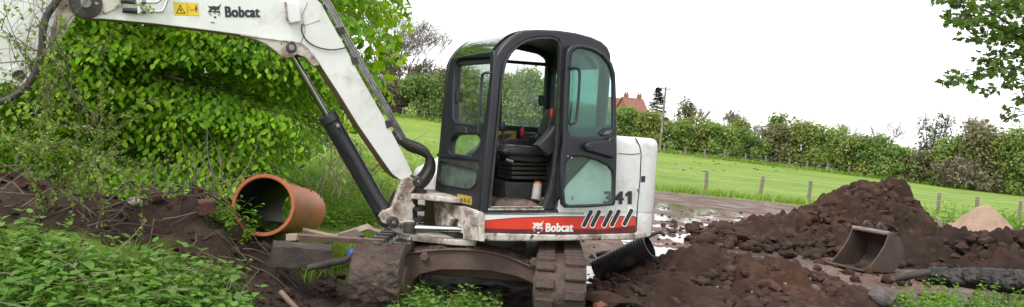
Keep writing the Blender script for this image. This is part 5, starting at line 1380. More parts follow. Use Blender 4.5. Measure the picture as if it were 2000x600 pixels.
# two distant birds
def bird(px, py, y, s, bank, label):
    p = at_y(px, py, y)
    V = [(0.5, 0, 0), (0.25, 0.07, 0.03), (0.25, -0.07, 0.03), (-0.2, 0.05, 0.0), (-0.2, -0.05, 0.0), (-0.5, 0.08, 0), (-0.5, -0.08, 0), (0.2, 0, -0.08), (-0.2, 0, -0.05), (0.15, 0.5, 0.2), (-0.12, 0.45, 0.2), (-0.05, 1.0, 0.08), (0.15, -0.5, 0.2), (-0.12, -0.45, 0.2), (-0.05, -1.0, 0.08)]
    Fc = [(0, 1, 2), (1, 3, 4, 2), (3, 5, 6, 4), (0, 7, 1), (0, 2, 7), (1, 7, 8, 3), (2, 4, 8, 7), (3, 8, 5), (4, 6, 8), (5, 8, 6), (1, 9, 10, 3), (9, 11, 10), (2, 4, 13, 12), (12, 13, 14)]
    me = bpy.data.meshes.new('bird'); me.from_pydata([tuple(np.array(v) * s) for v in V], [], Fc); me.update()
    o = link('bird', me, M_ink); o.location = tuple(p); o.rotation_euler = (bank, 0.1, 0.6); tag(o, label, 'bird', 'birds in the sky')
bird(1539, 140, 120, 0.30, 0.5, 'tiny dark bird high in the white sky, the upper of two')
bird(1598, 220, 120, 0.36, 0.1, 'tiny dark bird just above the hedge, the lower of two')
# molehills on the meadow
for k in range(26):
    px = rng.uniform(1285, 1560); py = rng.uniform(308, 336); 
    p = None
    for yy in np.arange(44, 92, 1.0):
        q = at_y(px, py, yy)
        if q[2] < float(H(np.array([q[0]]), np.array([yy]))[0]): p = q; break
    if p is None: continue
    V, Fc = ICO1
    v = V * np.array([0.15, 0.15, 0.07]) * rng.uniform(0.6, 1.2) * (1 + 0.3 * (fbm(V[:, 0] * 2 + k, V[:, 1] * 2, V[:, 2] * 2, 2) - 0.5))[:, None] + np.array([p[0], p[1], float(H(np.array([p[0]]), np.array([p[1]]))[0])])
    o = link('molehill', mesh_np('molehill', v, Fc), M_soil, None, 60); tag(o, 'small dark molehill on the green meadow beyond the wire fence', 'molehill', 'molehills on the meadow')

# ================================================================== VEGETATION
LEAF = (np.array([[0, 0, 0], [0.28, 0.36, 0.06], [0.66, 0.36, 0.05], [1, 0, -0.06], [0.66, -0.36, 0.05], [0.28, -0.36, 0.06]]), np.array([[0, 5, 4, 3], [0, 3, 2, 1]]))
QUAD = (np.array([[0, -0.5, 0], [1, -0.42, 0.02], [1, 0.42, -0.02], [0, 0.5, 0]]), np.array([[0, 1, 2, 3]]))
DIAM = (np.array([[0, 0, 0], [0.45, 0.5, 0.04], [1, 0, -0.03], [0.45, -0.5, 0.04]]), np.array([[0, 3, 2, 1]]))
# five-lobed sycamore leaf, as quads fanned from the stalk
_m = [(0, 0), (0.05, 0.30), (0.30, 0.56), (0.36, 0.30), (0.72, 0.40), (0.66, 0.16), (1.0, 0.0), (0.66, -0.16), (0.72, -0.40), (0.36, -0.30), (0.30, -0.56), (0.05, -0.30)]
MAPLE = (np.array([[a, b_, -0.12 * abs(b_)] for a, b_ in _m]), np.array([[0, 3, 2, 1], [0, 5, 4, 3], [0, 7, 6, 5], [0, 9, 8, 7], [0, 11, 10, 9]]))
NETTLE = (np.array([[0, 0, 0], [0.22, 0.30, 0.03], [0.55, 0.25, 0.0], [1, 0, -0.18], [0.55, -0.25, 0.0], [0.22, -0.30, 0.03]]), np.array([[0, 5, 4, 3], [0, 3, 2, 1]]))
def unit(v): return v / (np.linalg.norm(v, axis=-1, keepdims=True) + 1e-9)
def leaves_np(pos, d, nrm, size, wid, tmpl):
    T, Fc = tmpl
    d = unit(d); side = unit(np.cross(nrm, d)); n = np.cross(d, side)
    V = pos[:, None, :] + size[:, None, None] * (T[None, :, 0:1] * d[:, None, :] + wid[:, None, None] * T[None, :, 1:2] * side[:, None, :] + T[None, :, 2:3] * n[:, None, :])
    k = len(T); F = (Fc[None] + (np.arange(len(pos)) * k)[:, None, None]).reshape(-1, Fc.shape[1])
    return V.reshape(-1, 3), F, k
def leaf_object(name, pos, d, nrm, size, wid, tmpl, tone, mat, parent=None):
    V, F, k = leaves_np(pos, d, nrm, size, wid, tmpl)
    return link(name, mesh_np(name, V, F, tone=np.repeat(tone, k)), mat, parent)
class Wood:
    """many thin tubes collected into one mesh"""
    def __init__(s): s.V, s.F, s.n = [], [], 0
    def add(s, pts, r, seg=4):
        V, Fa, _ = tube_np(np.array(pts), r, seg, False)
        s.V.append(V); s.F.append(np.array(Fa) + s.n); s.n += len(V)
    def build(s, name, mat, parent=None): return link(name, mesh_np(name, np.concatenate(s.V), np.concatenate(s.F)), mat, parent, 60)
def randn(n): return rng.normal(size=(n, 3))
M_bark = pmat('grey_brown_bark', (0.085, 0.066, 0.052), (0.045, 0.036, 0.03), 9.0, 0.9, bump=0.5)
M_twig = pmat('dry_twig', (0.22, 0.18, 0.13), (0.12, 0.095, 0.07), 9.0, 0.85)
M_htwig = pmat('hawthorn_twig', (0.13, 0.105, 0.08), (0.07, 0.056, 0.045), 9.0, 0.85)
M_dtwig = pmat('dark_twig', (0.045, 0.035, 0.03), (0.028, 0.022, 0.02), 9.0, 0.85)
L_horn = leaf_mat('hornbeam_leaf', (0.055, 0.16, 0.005), (0.155, 0.35, 0.008), (0.34, 0.54, 0.014), trans=0.38)
L_haw = leaf_mat('hawthorn_leaf', (0.09, 0.15, 0.03), (0.17, 0.25, 0.045), (0.27, 0.34, 0.08), trans=0.38)
L_net = leaf_mat('nettle_leaf', (0.065, 0.150, 0.024), (0.125, 0.25, 0.045), (0.20, 0.33, 0.09), trans=0.35)
L_weed = leaf_mat('weed_leaf', (0.065, 0.165, 0.014), (0.125, 0.27, 0.022), (0.20, 0.36, 0.04), trans=0.38)
L_grass = leaf_mat('grass_blade', (0.085, 0.19, 0.018), (0.16, 0.28, 0.032), (0.32, 0.34, 0.11), trans=0.35)
L_syc = leaf_mat('sycamore_leaf', (0.050, 0.105, 0.020), (0.080, 0.155, 0.025), (0.12, 0.20, 0.035), trans=0.4)

# ---------------------------------------------------------------- big hornbeam on the left
horn = empty('hornbeam_tree', (-4.9, 10.2, float(H(np.array([-4.9]), np.array([10.2]))[0])))
tag(horn, 'large bright green broad-leaved tree with drooping sprays behind the boom', 'tree')
inv = np.array(horn.location)
W_ = Wood()
P_, D_, N_, S_ = [], [], [], []
blobs = [((-4.7, 9.5, 1.7), (2.75, 2.4, 1.6), 230), ((-3.35, 9.9, 3.0), (1.75, 2.0, 1.5), 210), ((-6.6, 9.0, 2.6), (2.4, 2.2, 2.0), 150), ((-4.9, 9.3, 3.3), (2.3, 2.3, 1.5), 190), ((-3.85, 9.5, 1.45), (1.5, 1.8, 1.1), 84), ((-4.0, 11.2, 5.1), (2.1, 1.9, 1.8), 240)]
trunk_top = np.array([-4.9, 10.2, 3.0])
def spray(o, d, L, dens=1.0):
    """one drooping, flattish branch end with alternate twigs and leaves"""
    d = d / np.linalg.norm(d)
    side = np.cross(d, [0, 0, 1.0]); side /= np.linalg.norm(side)
    droop = rng.uniform(0.20, 0.5)
    n = 9; ts = np.linspace(0, 1, n)
    ax_ = o + d * (L * ts)[:, None] + np.array([0, 0, -1.0]) * (droop * L * ts ** 2)[:, None]
    W_.add(ax_, np.linspace(0.009, 0.002, n), 3)
    k = int(L / 0.085)
    for j in range(k):
        t = 0.18 + 0.82 * (j + rng.random() * 0.4) / k
        p = o + d * L * t + np.array([0, 0, -droop * L * t * t])
        tang = d + np.array([0, 0, -2 * droop * t]); tang /= np.linalg.norm(tang)
        s = 1 if j % 2 else -1
        tl = (0.34 * (1 - 0.72 * t) + 0.05) * rng.uniform(0.75, 1.2)
        td = tang * 0.62 + side * s * 0.75 + np.array([0, 0, rng.uniform(-0.22, 0.08)]); td /= np.linalg.norm(td)
        m = max(2, int(tl / 0.052 * dens))
        q = np.linspace(0.12, 1, m)
        tp = p + td * (tl * q)[:, None] + np.array([0, 0, -0.32 * tl]) * (q ** 2)[:, None]
        if rng.random() < 0.5: W_.add(np.array([p, tp[m // 2], tp[-1]]), np.array([0.003, 0.002, 0.001]), 3)
        ts_ = np.cross(td, [0, 0, 1.0]); ts_ /= np.linalg.norm(ts_) + 1e-9
        alt = np.where(np.arange(m) % 2 == 0, 1.0, -1.0)
        ld = td * 0.7 + ts_ * (alt * 0.75)[:, None] + randn(m) * 0.16 + np.array([0, 0, -0.75])
        P_.append(tp); D_.append(ld); N_.append(np.array([0, 0, 0.8]) + randn(m) * 0.30 + d * np.array([0.75, 0.75, 0]))
        S_.append(rng.uniform(0.045, 0.105, m))
for c_, r_, n in blobs:
    c_ = np.array(c_); r_ = np.array(r_); k = 0
    while k < n:
        u = rng.normal(size=3); u /= np.linalg.norm(u)
        tip = c_ + u * r_ * rng.uniform(0.86, 1.06)
        tocam = (CAM - tip); tocam /= np.linalg.norm(tocam)
        vis = u @ tocam
        if vis < -0.15 and rng.random() > 0.25: continue
        if tip[2] < 0.55: continue
        if any((((tip - np.array(c2)) / np.array(r2)) ** 2).sum() < 0.55 for c2, r2, _ in blobs): continue
        if tip[1] < 6.9: continue
        d = u * np.array([1, 1, 0.25]) + np.array([0.10, -0.30, 0.10]) + rng.normal(size=3) * 0.15
        d /= np.linalg.norm(d)
        hs_ = np.cross(d, [0, 0, 1.0]); hs_ /= np.linalg.norm(hs_)
        for q in range(7):     # a tier: sprays fanned in one drooping layer
            w_ = (q - 3) / 3.0
            dq = d + hs_ * w_ * 0.85 + np.array([0, 0, rng.normal() * 0.05]); dq /= np.linalg.norm(dq)
            L = rng.uniform(0.75, 1.25) * (1 - 0.25 * abs(w_))
            spray(tip - d * 0.95 + hs_ * w_ * 0.30 + np.array([0, 0, rng.normal() * 0.03]), dq, L)
        k += 7
# inner foliage, looser
for c_, r_, n in blobs[:5]:
    for k in range(int(n * 1.1)):
        u = rng.normal(size=3); u /= np.linalg.norm(u); u[1] = -abs(u[1])
        tip = np.array(c_) + u * np.array(r_) * rng.uniform(0.15, 0.62)
        if tip[2] < 0.5: continue
        d = u * np.array([1, 1, 0.2]) + rng.normal(size=3) * 0.3; d /= np.linalg.norm(d)
        spray(tip - d * 0.7, d, 1.0, 0.8)
P_, D_, N_, S_ = [np.concatenate(v) for v in (P_, D_, N_, S_)]
tone = rng.random(len(P_)) * 0.55 + 0.45 * vnoise(P_[:, 0] * 1.6, P_[:, 1] * 1.6, P_[:, 2] * 1.6)
# the 300 leaves nearest to the camera stay single
Dc = P_ - CAM
pxx = 1000 + F_PX * (Dc @ _R) / (Dc @ _fw); pyy = 300 - F_PX * (Dc @ _U) / (Dc @ _fw)
inview = (pxx > 120) & (pxx < 760) & (pyy > 70) & (pyy < 340)
order = np.where(inview)[0][np.argsort((Dc @ _fw)[inview] / S_[inview])]
single = order[:300]
mask = np.ones(len(P_), bool); mask[single] = False
crown = leaf_object('crown', P_[mask] - inv, D_[mask], N_[mask], S_[mask], rng.uniform(0.58, 0.78, mask.sum()), LEAF, tone[mask], L_horn, horn); tag(crown, kind='stuff')
lm_ = []
for k in range(6):
    me = mesh_np('leaf', LEAF[0] * np.array([1, 0.7, 1]), LEAF[1], tone=np.full(6, 0.2 + 0.14 * k)); me.materials.append(L_horn); lm_.append(me)
for i in single:
    d = unit(D_[i]); s = unit(np.cross(N_[i], d)); n = np.cross(d, s)
    o = link('leaf', lm_[int(np.clip((tone[i] - 0.13) / 0.14, 0, 5))], None, crown)
    p = P_[i] - inv; z = S_[i]
    o.matrix_local = Matrix(((d[0] * z, s[0] * z, n[0] * z, p[0]), (d[1] * z, s[1] * z, n[1] * z, p[1]), (d[2] * z, s[2] * z, n[2] * z, p[2]), (0, 0, 0, 1)))
# limbs and trunk
W_.V = [v - inv for v in W_.V]
tw = W_.build('twigs', M_bark, crown); tag(tw, kind='stuff')
Wt = Wood()
Wt.add(np.array([(0, 0, -0.2), (0.05, 0, 0.8), (-0.05, 0.05, 1.8), (0.1, 0.1, 3.2), (0.1, 0.2, 4.6)]), np.array([0.24, 0.19, 0.16, 0.11, 0.05]), 12)
for k in range(26):
    z0 = rng.uniform(0.4, 3.6); a = rng.uniform(0, 2 * math.pi); L = rng.uniform(1.4, 2.6)
    dd = np.array([math.cos(a), math.sin(a), rng.uniform(0.1, 0.6)])
    Wt.add(np.array([np.array([0, 0.05, z0]) + dd * L * t + np.array([0, 0, -0.3 * L * t * t]) + rng.normal(size=3) * 0.03 for t in np.linspace(0, 1, 6)]), np.linspace(0.055, 0.012, 6), 6)
Wt.build('trunk', M_bark, horn)

# ---------------------------------------------------------------- generic far bushes and trees
def bush(name, px, top, hw, y, label, mat, cat='bush', group=None, n=2400, leaf=0.26, sparse=0.0, lumps=None, flat=0.9, trunk=True, wood=M_bark):
    """free-standing bush or small tree; px/top/half-width in photo pixels at depth y"""
    g = at_y(px, 300, y); gz = float(H(np.array([g[0]]), np.array([y]))[0])
    tz = at_y(px, top, y)[2]; h = max(1.5, tz - gz) * 1.10; rx = hw / F_PX * y * (1.12 if cat == 'tree' else 1.35)
    e = empty(name, (g[0], y, gz)); tag(e, label, cat, group)
    nl = lumps or int(16 + h * 3)
    low = 0.16 if cat == 'tree' else 0.02
    cs_ = []
    for k in range(nl):
        zz = h * rng.uniform(low + 0.04, 0.84); w = rx * (1 - 0.55 * max(0, zz / h - 0.45) / 0.55) 
        a = rng.uniform(0, 2 * math.pi); rr = rng.random() ** 0.5 * 0.72
        cs_.append((math.cos(a) * rr * w, math.sin(a) * rr * w * 0.8, zz, rng.uniform(0.28, 0.46) * min(rx, h * 0.5) * 1.15))
    cs_.append((0, 0, h * 0.74, h * 0.24))
    cs_ = np.array(cs_)
    wgt = cs_[:, 3] ** 2; idx_ = rng.choice(len(cs_), n, p=wgt / wgt.sum())
    u = unit(randn(n)); r = rng.random(n) ** 0.30
    pos = cs_[idx_, :3] + u * (cs_[idx_, 3] * r)[:, None] * np.array([1, 1, flat])
    pos += randn(n) * 0.14
    keep = (pos[:, 2] > low * h) & (pos[:, 2] < h * 1.04)
    pos, u, idx2 = pos[keep], u[keep], idx_[keep]
    m = len(pos)
    lt = rng.random(len(cs_))
    tone_ = np.clip(0.40 * lt[idx2] + 0.6 * rng.random(m), 0, 1)
    nn = unit(u + np.array([0, 0, 0.5]) + randn(m) * 0.55)
    dd = np.cross(nn, randn(m))
    leaf_object('crown', pos, dd, nn, leaf * rng.uniform(0.5, 1.2, m) * np.where(r[keep] < 0.72, 1.9, 1.0), rng.uniform(0.5, 0.85, m), DIAM, tone_, mat, e)
    Wd = Wood()
    ns = 1 if cat == 'tree' else 4
    for k in range(ns): 
        a = rng.uniform(0, 6.28); sp_ = 0.0 if ns == 1 else rx * 0.35
        Wd.add(np.array([(math.cos(a) * sp_ * t + 0.03 * rng.normal(), math.sin(a) * sp_ * t, h * 0.8 * t - 0.1) for t in (0, 0.3, 0.6, 1.0)]), np.array([0.10, 0.08, 0.06, 0.02]) * (1.4 if ns == 1 else 0.8) * h / 5, 6)
    for c in cs_[::2]:
        a0 = np.array([0, 0, h * 0.22 * rng.random() + 0.2]); Wd.add(np.array([a0, (a0 + c[:3]) / 2 + rng.normal(size=3) * 0.1, c[:3]]), np.array([0.05, 0.035, 0.015]) * h / 5, 4)
        for j in range(int(5 + 22 * sparse)):
            d = unit(rng.normal(size=3) + np.array([0, 0, 0.9])); L = c[3] * rng.uniform(0.7, 1.5)
            Wd.add(np.array([c[:3], c[:3] + d * L * 0.5 + rng.normal(size=3) * 0.05, c[:3] + d * L]), np.array([0.018, 0.012, 0.006]) * max(1, h / 5), 3)
    Wd.build('trunk', wood, e)
    return e
def bare_tree(name, px, top, y, label, group=None, spread=0.42, seed=1, mat=None, leafmat=None, thick=0.13, depth=5, leafn=0):
    g = at_y(px, 300, y); gz = float(H(np.array([g[0]]), np.array([y]))[0]); h = at_y(px, top, y)[2] - gz
    e = empty(name, (g[0], y, gz)); tag(e, label, 'tree', group)
    Wd = Wood(); tips = []
    r_ = random.Random(seed)
    def grow(p, d, L, r, lev):
        pts = [p]; q = p.copy(); dd = d.copy()
        for k in range(3):
            dd = dd + np.array([r_.gauss(0, 0.12), r_.gauss(0, 0.12), 0.05]); dd /= np.linalg.norm(dd); q = q + dd * L / 3; pts.append(q.copy())
        Wd.add(np.array(pts), np.maximum(np.linspace(r, r * 0.62, 4), 0.018), 5 if lev < 2 else 3)
        if lev >= depth: tips.append(q); return
        for k in range(3 if lev < 2 else r_.choice((2, 3, 3))):
            nd_ = dd + np.array([r_.gauss(0, spread), r_.gauss(0, spread), r_.gauss(0.08, 0.22)]); nd_ /= np.linalg.norm(nd_)
            st = pts[2] if (k == 2 and lev > 0) else q
            grow(st, nd_, L * r_.uniform(0.62, 0.86), r * 0.56, lev + 1)
    grow(np.zeros(3), np.array([0, 0, 1.0]), h * 0.27, thick, 0)
    V = np.concatenate(Wd.V); sc = h / V[:, 2].max(); Wd.V = [v * sc for v in Wd.V]
    Wd.build('trunk', mat or M_bark, e)
    tp = np.array(tips) * sc
    if leafn:
        i_ = rng.integers(0, len(tp), leafn); pos = tp[i_] + randn(leafn) * 0.42
        leaf_object('crown', pos, randn(leafn), randn(leafn) + np.array([0, 0, 1]), rng.uniform(0.07, 0.2, leafn), rng.uniform(0.4, 0.7, leafn), DIAM, rng.random(leafn), leafmat, e)
    return e
K_dk = leaf_mat('dark_hedge_leaf', (0.09, 0.155, 0.038), (0.14, 0.22, 0.052), (0.195, 0.275, 0.07), trans=0.34)  # hedge leaf colours lightened to stand in for distance haze
K_md = leaf_mat('mid_hedge_leaf', (0.12, 0.19, 0.045), (0.18, 0.265, 0.06), (0.25, 0.335, 0.095), trans=0.36)
K_yl = leaf_mat('yellow_hedge_leaf', (0.125, 0.165, 0.032), (0.19, 0.235, 0.05), (0.27, 0.30, 0.085), trans=0.32)
K_ol = leaf_mat('olive_bud_leaf', (0.105, 0.105, 0.045), (0.155, 0.15, 0.065), (0.21, 0.20, 0.10), trans=0.25)
K_br = leaf_mat('brown_bud_leaf', (0.105, 0.085, 0.055), (0.15, 0.125, 0.085), (0.20, 0.17, 0.12), trans=0.2)
K_gy = leaf_mat('grey_green_leaf', (0.12, 0.14, 0.10), (0.19, 0.21, 0.15), (0.28, 0.30, 0.23), trans=0.2)
K_con = leaf_mat('spruce_needles', (0.012, 0.026, 0.014), (0.020, 0.038, 0.020), (0.03, 0.05, 0.026), trans=0.05)
GR = 'bushes of the far hedge'
for a in [  # px, top, half width, depth, label, material
    (1222, 214, 34, 97, 'olive green bush directly below the brick house', K_md),
    (1262, 219, 32, 96, 'yellowish bush between brick house and utility pole', K_yl),
    (1318, 236, 40, 96, 'rounded green bush just right of the utility pole', K_md),
    (1372, 232, 40, 97, 'tall leafy bush, second right of the utility pole', K_yl),
    (1408, 246, 38, 95, 'dark dense green bush, third right of the utility pole', K_md),
    (1462, 256, 44, 96, 'dark green bush under the silvery shrub', K_dk),
    (1520, 252, 40, 97, 'dull brownish green bush left of the tallest yellow bush', K_ol),
    (1566, 236, 46, 96, 'tallest yellow green bush in the middle of the hedge', K_yl),
    (1612, 248, 46, 95, 'spreading mid green bush right of the tallest yellow bush', K_md),
    (1668, 262, 46, 94, 'yellow green bush sloping down towards the spoil heap', K_yl),
    (1712, 266, 42, 93, 'dark green rounded bush above the spoil heap', K_dk),
    (1752, 288, 40, 91, 'low green bush at the gap before the grey tree', K_md),
    (1800, 300, 40, 90, 'low brown twiggy bush below the grey tree', K_ol),
    (1862, 268, 44, 89, 'mid green bush right of the grey tree', K_md),
    (1908, 240, 48, 88, 'brownish olive tall bush near the right edge', K_ol),
    (1952, 250, 44, 88, 'fresh yellow green bush near the right edge', K_yl),
    (2000, 244, 40, 86, 'bright green bush cut by the right edge', K_md)]:
    bush('hedge_bush', *a[:4], a[4], a[5], group=GR, n=5600, leaf=0.27)
bush('hedge_bush', 1870, 310, 60, 84, 'low brown bramble thicket at the foot of the hedge', K_br, n=1500, leaf=0.25, group=GR)
bush('round_tree', 1330, 190, 26, 118, 'tan green round tree rising behind the utility pole', K_ol, 'tree', n=1500, leaf=0.3, sparse=0.6)
bush('round_tree', 1425, 214, 28, 118, 'thin twiggy tree rising behind the dark dense bush', K_br, 'tree', n=500, leaf=0.28, sparse=1.0, wood=M_twig)
bush('round_tree', 1440, 228, 26, 112, 'bright yellow green tree top behind the silvery shrub', K_yl, 'tree', n=1200, leaf=0.32)
bush('silver_shrub', 1482, 240, 22, 104, 'silvery grey shrub showing above the hedge', K_gy, 'shrub', n=900, leaf=0.26)
bush('round_tree', 1512, 218, 20, 112, 'spiky dark green pollard top behind the hedge', K_dk, 'tree', n=800, leaf=0.45, sparse=0.2)
bare_tree('thin_tree', 1352, 196, 104, 'pale bare thin tree leaning right of the utility pole', mat=M_twig, seed=4, leafmat=K_ol, leafn=150)
bare_tree('thin_tree', 1726, 230, 104, 'small pale bare tree above the spoil heap', mat=M_twig, seed=8, leafmat=K_gy, leafn=260)
bare_tree('thin_tree', 1640, 236, 108, 'faint bare twiggy tree top behind the hedge middle', mat=M_twig, seed=14, leafmat=K_br, leafn=120)
bush('grey_tree', 1822, 220, 44, 95, 'grey green round tree standing alone at the hedge gap', K_gy, 'tree', n=1700, leaf=0.24, sparse=0.5)
bush('round_tree', 1900, 228, 36, 104, 'twiggy brown tree behind the olive tall bush', K_br, 'tree', n=500, leaf=0.25, sparse=1.0, wood=M_twig)
# left side and behind the cab
for a in [
    (712, 150, 40, 92, 'dark bush at the left end of the far hedge', K_dk, 8),
    (752, 160, 34, 94, 'brownish bush between hornbeam and bare trees', K_br, 8),
    (812, 148, 44, 93, 'large dark green bush left of the cab', K_dk, 8),
    (856, 136, 28, 100, 'pale olive bush touching the cab edge', K_ol, 8),
    (905, 128, 44, 95, 'yellow green bush seen through the windscreen', K_yl, 8),
    (965, 140, 40, 96, 'mid green bush hidden behind the front cab pillar', K_md, 8),
    (1012, 132, 40, 95, 'green bush seen through the far cab window', K_md, 8),
    (1052, 150, 36, 93, 'dark green bush at the right of the far cab window', K_dk, 8),
    (1105, 200, 44, 96, 'mid green bush behind the cab door post', K_md, 8),
    (1160, 205, 44, 97, 'olive green bush seen through the door glass', K_md, 8)]:
    bush('hedge_bush', *a[:4], a[4], a[5], group=GR, n=5600, leaf=0.27)
bush('round_tree', 812, 112, 36, 108, 'soft olive tree with loose crown left of the cab', K_ol, 'tree', n=2600, leaf=0.26, sparse=0.8, wood=M_twig)
bush('round_tree', 748, 84, 40, 110, 'tall loose brown tree beside the bright hornbeam edge', K_br, 'tree', n=2400, leaf=0.26, sparse=1.0, wood=M_twig)
bare_tree('bare_tree', 778, 40, 100, 'tall bare tree with fine twigs left of the cab', seed=3, thick=0.2, depth=6, leafmat=K_br, leafn=6000)
bare_tree('bare_tree', 738, 8, 104, 'tall bare tree half hidden by the hornbeam', seed=6, thick=0.2, depth=6, leafmat=K_br, leafn=6000)
bare_tree('bare_tree', 905, 108, 104, 'bare twiggy tree seen through the top of the windscreen', seed=11, thick=0.14, depth=5)
bare_tree('bare_tree', 985, 112, 108, 'bare twiggy tree seen behind the front pillar', seed=13, thick=0.14, depth=5)
# unseen trees added left of the frame for the roof hatch to reflect
for i, (bx_, by_, hh_, lb) in enumerate(((-9.5, 6.0, 6.5, 'tall green unseen tree added left of the picture, the nearer one'), (-11.5, 9.5, 7.5, 'tall green unseen tree added left of the picture, the farther one'))):
    e = empty('unseen_tree', (bx_, by_, 0.3)); tag(e, lb, 'tree'); m = 5000
    u = unit(randn(m)); pos = u * (rng.random(m) ** 0.35)[:, None] * np.array([2.2, 2.2, hh_ * 0.46]) + np.array([0, 0, hh_ * 0.54])
    leaf_object('crown', pos, randn(m), u + randn(m) * 0.5 + np.array([0, 0, 0.6]), rng.uniform(0.12, 0.28, m), np.full(m, 0.7), LEAF, rng.random(m), L_horn, e)
    Wq = Wood(); Wq.add(np.array([(0, 0, -0.3), (0.1, 0, hh_ * 0.4), (0, 0.1, hh_ * 0.85)]), np.array([0.22, 0.15, 0.04]), 8); Wq.build('trunk', M_bark, e)
# backing tree added to block sky and darken the gaps in the hornbeam
e = empty('backing_tree', (-5.0, 13.2, 0.3)); tag(e, 'dense backing tree added close behind the bright drooping sprays', 'tree'); m = 9000
u = unit(randn(m)); pos = u * (rng.random(m) ** 0.4)[:, None] * np.array([3.1, 1.6, 2.9]) + np.array([0, 0, 2.9])
leaf_object('crown', pos, randn(m), u + randn(m) * 0.5 + np.array([0, 0, 0.6]), rng.uniform(0.12, 0.26, m), np.full(m, 0.75), LEAF, rng.random(m), L_horn, e)
Wq = Wood(); Wq.add(np.array([(0, 0, -0.3), (0.1, 0, 2.0), (0, 0.1, 4.6)]), np.array([0.22, 0.15, 0.04]), 8); Wq.build('trunk', M_bark, e)
# spruce
g = at_y(1274, 300, 150.0); gz = float(H(np.array([g[0]]), np.array([150.0]))[0]); hh = at_y(1274, 170, 150.0)[2] - gz
sp_ = empty('spruce_tree', (g[0], 150.0, gz)); tag(sp_, 'dark pointed spruce between the house and the utility pole', 'tree')
Wd = Wood(); Wd.add(np.array([(0, 0, 0), (0, 0, hh)]), np.array([0.2, 0.03]), 6)
pp, dd_, nn_ = [], [], []
for k in range(150):
    t = rng.random() ** 0.8; z = hh * (0.42 + 0.58 * t); R_ = 2.6 * (1 - t) ** 0.8 * rng.uniform(0.55, 1.1) + 0.15; a = rng.uniform(0, 6.28)
    b0 = np.array([0, 0, z]); b1 = np.array([math.cos(a) * R_, math.sin(a) * R_, z - 0.12 * R_ + 0.1])
    Wd.add(np.array([b0, (b0 + b1) / 2 - np.array([0, 0, 0.1]), b1]), np.array([0.04, 0.03, 0.01]), 3)
    for q in np.linspace(0.2, 1, 8):
        for s in (-1, 1):
            pp.append(b0 * (1 - q) + b1 * q); dd_.append(np.array([math.cos(a + s * 0.8), math.sin(a + s * 0.8), -0.35])); nn_.append(np.array([0, 0, 1.0]) + rng.normal(size=3) * 0.3)
m = len(pp); leaf_object('crown', np.array(pp), np.array(dd_), np.array(nn_), rng.uniform(0.35, 0.75, m), np.full(m, 0.35), DIAM, rng.random(m), K_con, sp_)
Wd.build('trunk', M_bark, sp_)

# ---------------------------------------------------------------- sycamore boughs at the top right (trunk outside the frame)
so = np.array([9.6, 9.6, 0.0]); so[2] = float(H(so[:1], so[1:2])[0])
syc = empty('sycamore_tree', tuple(so)); tag(syc, 'leafy lobed sycamore boughs hanging in from the top right corner', 'tree')
Wd = Wood(); PS, DS, NS = [], [], []
Wd.add(np.array([(0, 0, -0.2), (0.05, 0, 1.5), (-0.05, 0.05, 3.0), (0.05, 0, 5.0), (0, 0, 7.0)]), np.array([0.24, 0.2, 0.17, 0.12, 0.04]), 12)
def bough(pxs, y, r0, lv=60, tw=9):
    P = [at_y(px, py, yy) - so for (px, py), yy in zip(pxs, np.linspace(y[0], y[1], len(pxs)))]
    Wd.add(np.array([(0, 0, P[0][2] - 0.5), P[0] * np.array([0.5, 0.5, 1]) - np.array([0, 0, 0.12]), P[0]]), np.array([r0 * 1.8, r0 * 1.3, r0]), 6)
    P = np.array(smooth_line(P, 5)); Wd.add(P, np.linspace(r0, 0.004, len(P)), 6)
    n = len(P)
    for j in range(tw):
        i = int(n * (0.12 + 0.86 * (j + rng.random() * 0.6) / tw)); i = min(i, n - 2)
        t = P[i + 1] - P[i]; t /= np.linalg.norm(t); s = np.cross(t, [0, 0, 1.0]); s /= np.linalg.norm(s)
        d = t * 0.8 + s * (0.8 if j % 2 else -0.8) + np.array([0, 0, rng.uniform(-0.35, 0.3)]); d /= np.linalg.norm(d)
        L = rng.uniform(0.22, 0.5) * (1.15 - 0.6 * i / n)
        q = np.linspace(0, 1, 5); T = P[i] + d * (L * q)[:, None] + np.array([0, 0, -0.1]) * (q ** 2)[:, None] * L
        Wd.add(T, np.linspace(0.006, 0.002, 5), 3)
        for k in range(int(lv / tw)):
            f = rng.random() ** 0.7; b0 = P[i] + d * L * f; dr = unit(d * 0.5 + rng.normal(size=3) * 0.7 + np.array([0, 0, -0.25]))
            PS.append(b0 + dr * 0.03); DS.append(dr); NS.append(np.array([0, 0, 1.0]) + rng.normal(size=3) * 0.45)
bough([(2120, 70), (2050, 80), (1989, 55), (1928, 22), (1874, 0)], (9.6, 8.6), 0.03, 338, 24)
bough([(2120, 80), (2048, 78), (1995, 72), (1943, 52), (1892, 28), (1870, 44)], (9.6, 8.4), 0.025, 338, 21)
bough([(2120, 90), (2040, 90), (1989, 78), (1948, 66), (1906, 78)], (9.6, 8.8), 0.018, 182, 15)
bough([(2120, 20), (2030, 0), (1959, -14), (1898, -20), (1850, -8)], (9.6, 8.8), 0.03, 390, 22)
bough([(2120, 30), (2043, 20), (1985, 20), (1958, 10)], (9.6, 9.2), 0.02, 286, 15)
bough([(2120, 110), (2048, 122), (1995, 136), (1943, 132), (1890, 148), (1858, 156)], (9.6, 8.6), 0.022, 273, 21)
bough([(2120, 115), (2050, 118), (2009, 110), (1968, 104), (1936, 116)], (9.6, 8.9), 0.016, 171, 13)
bough([(2120, 130), (2060, 150), (2019, 160), (1988, 164), (1953, 166)], (9.6, 8.7), 0.016, 135, 12)
bough([(2130, 150), (2080, 178), (2039, 196), (2014, 214), (1994, 226)], (9.6, 8.9), 0.015, 135, 12)
bough([(2130, 150), (2073, 170), (2035, 180), (2013, 190)], (9.6, 9.0), 0.012, 78, 9)
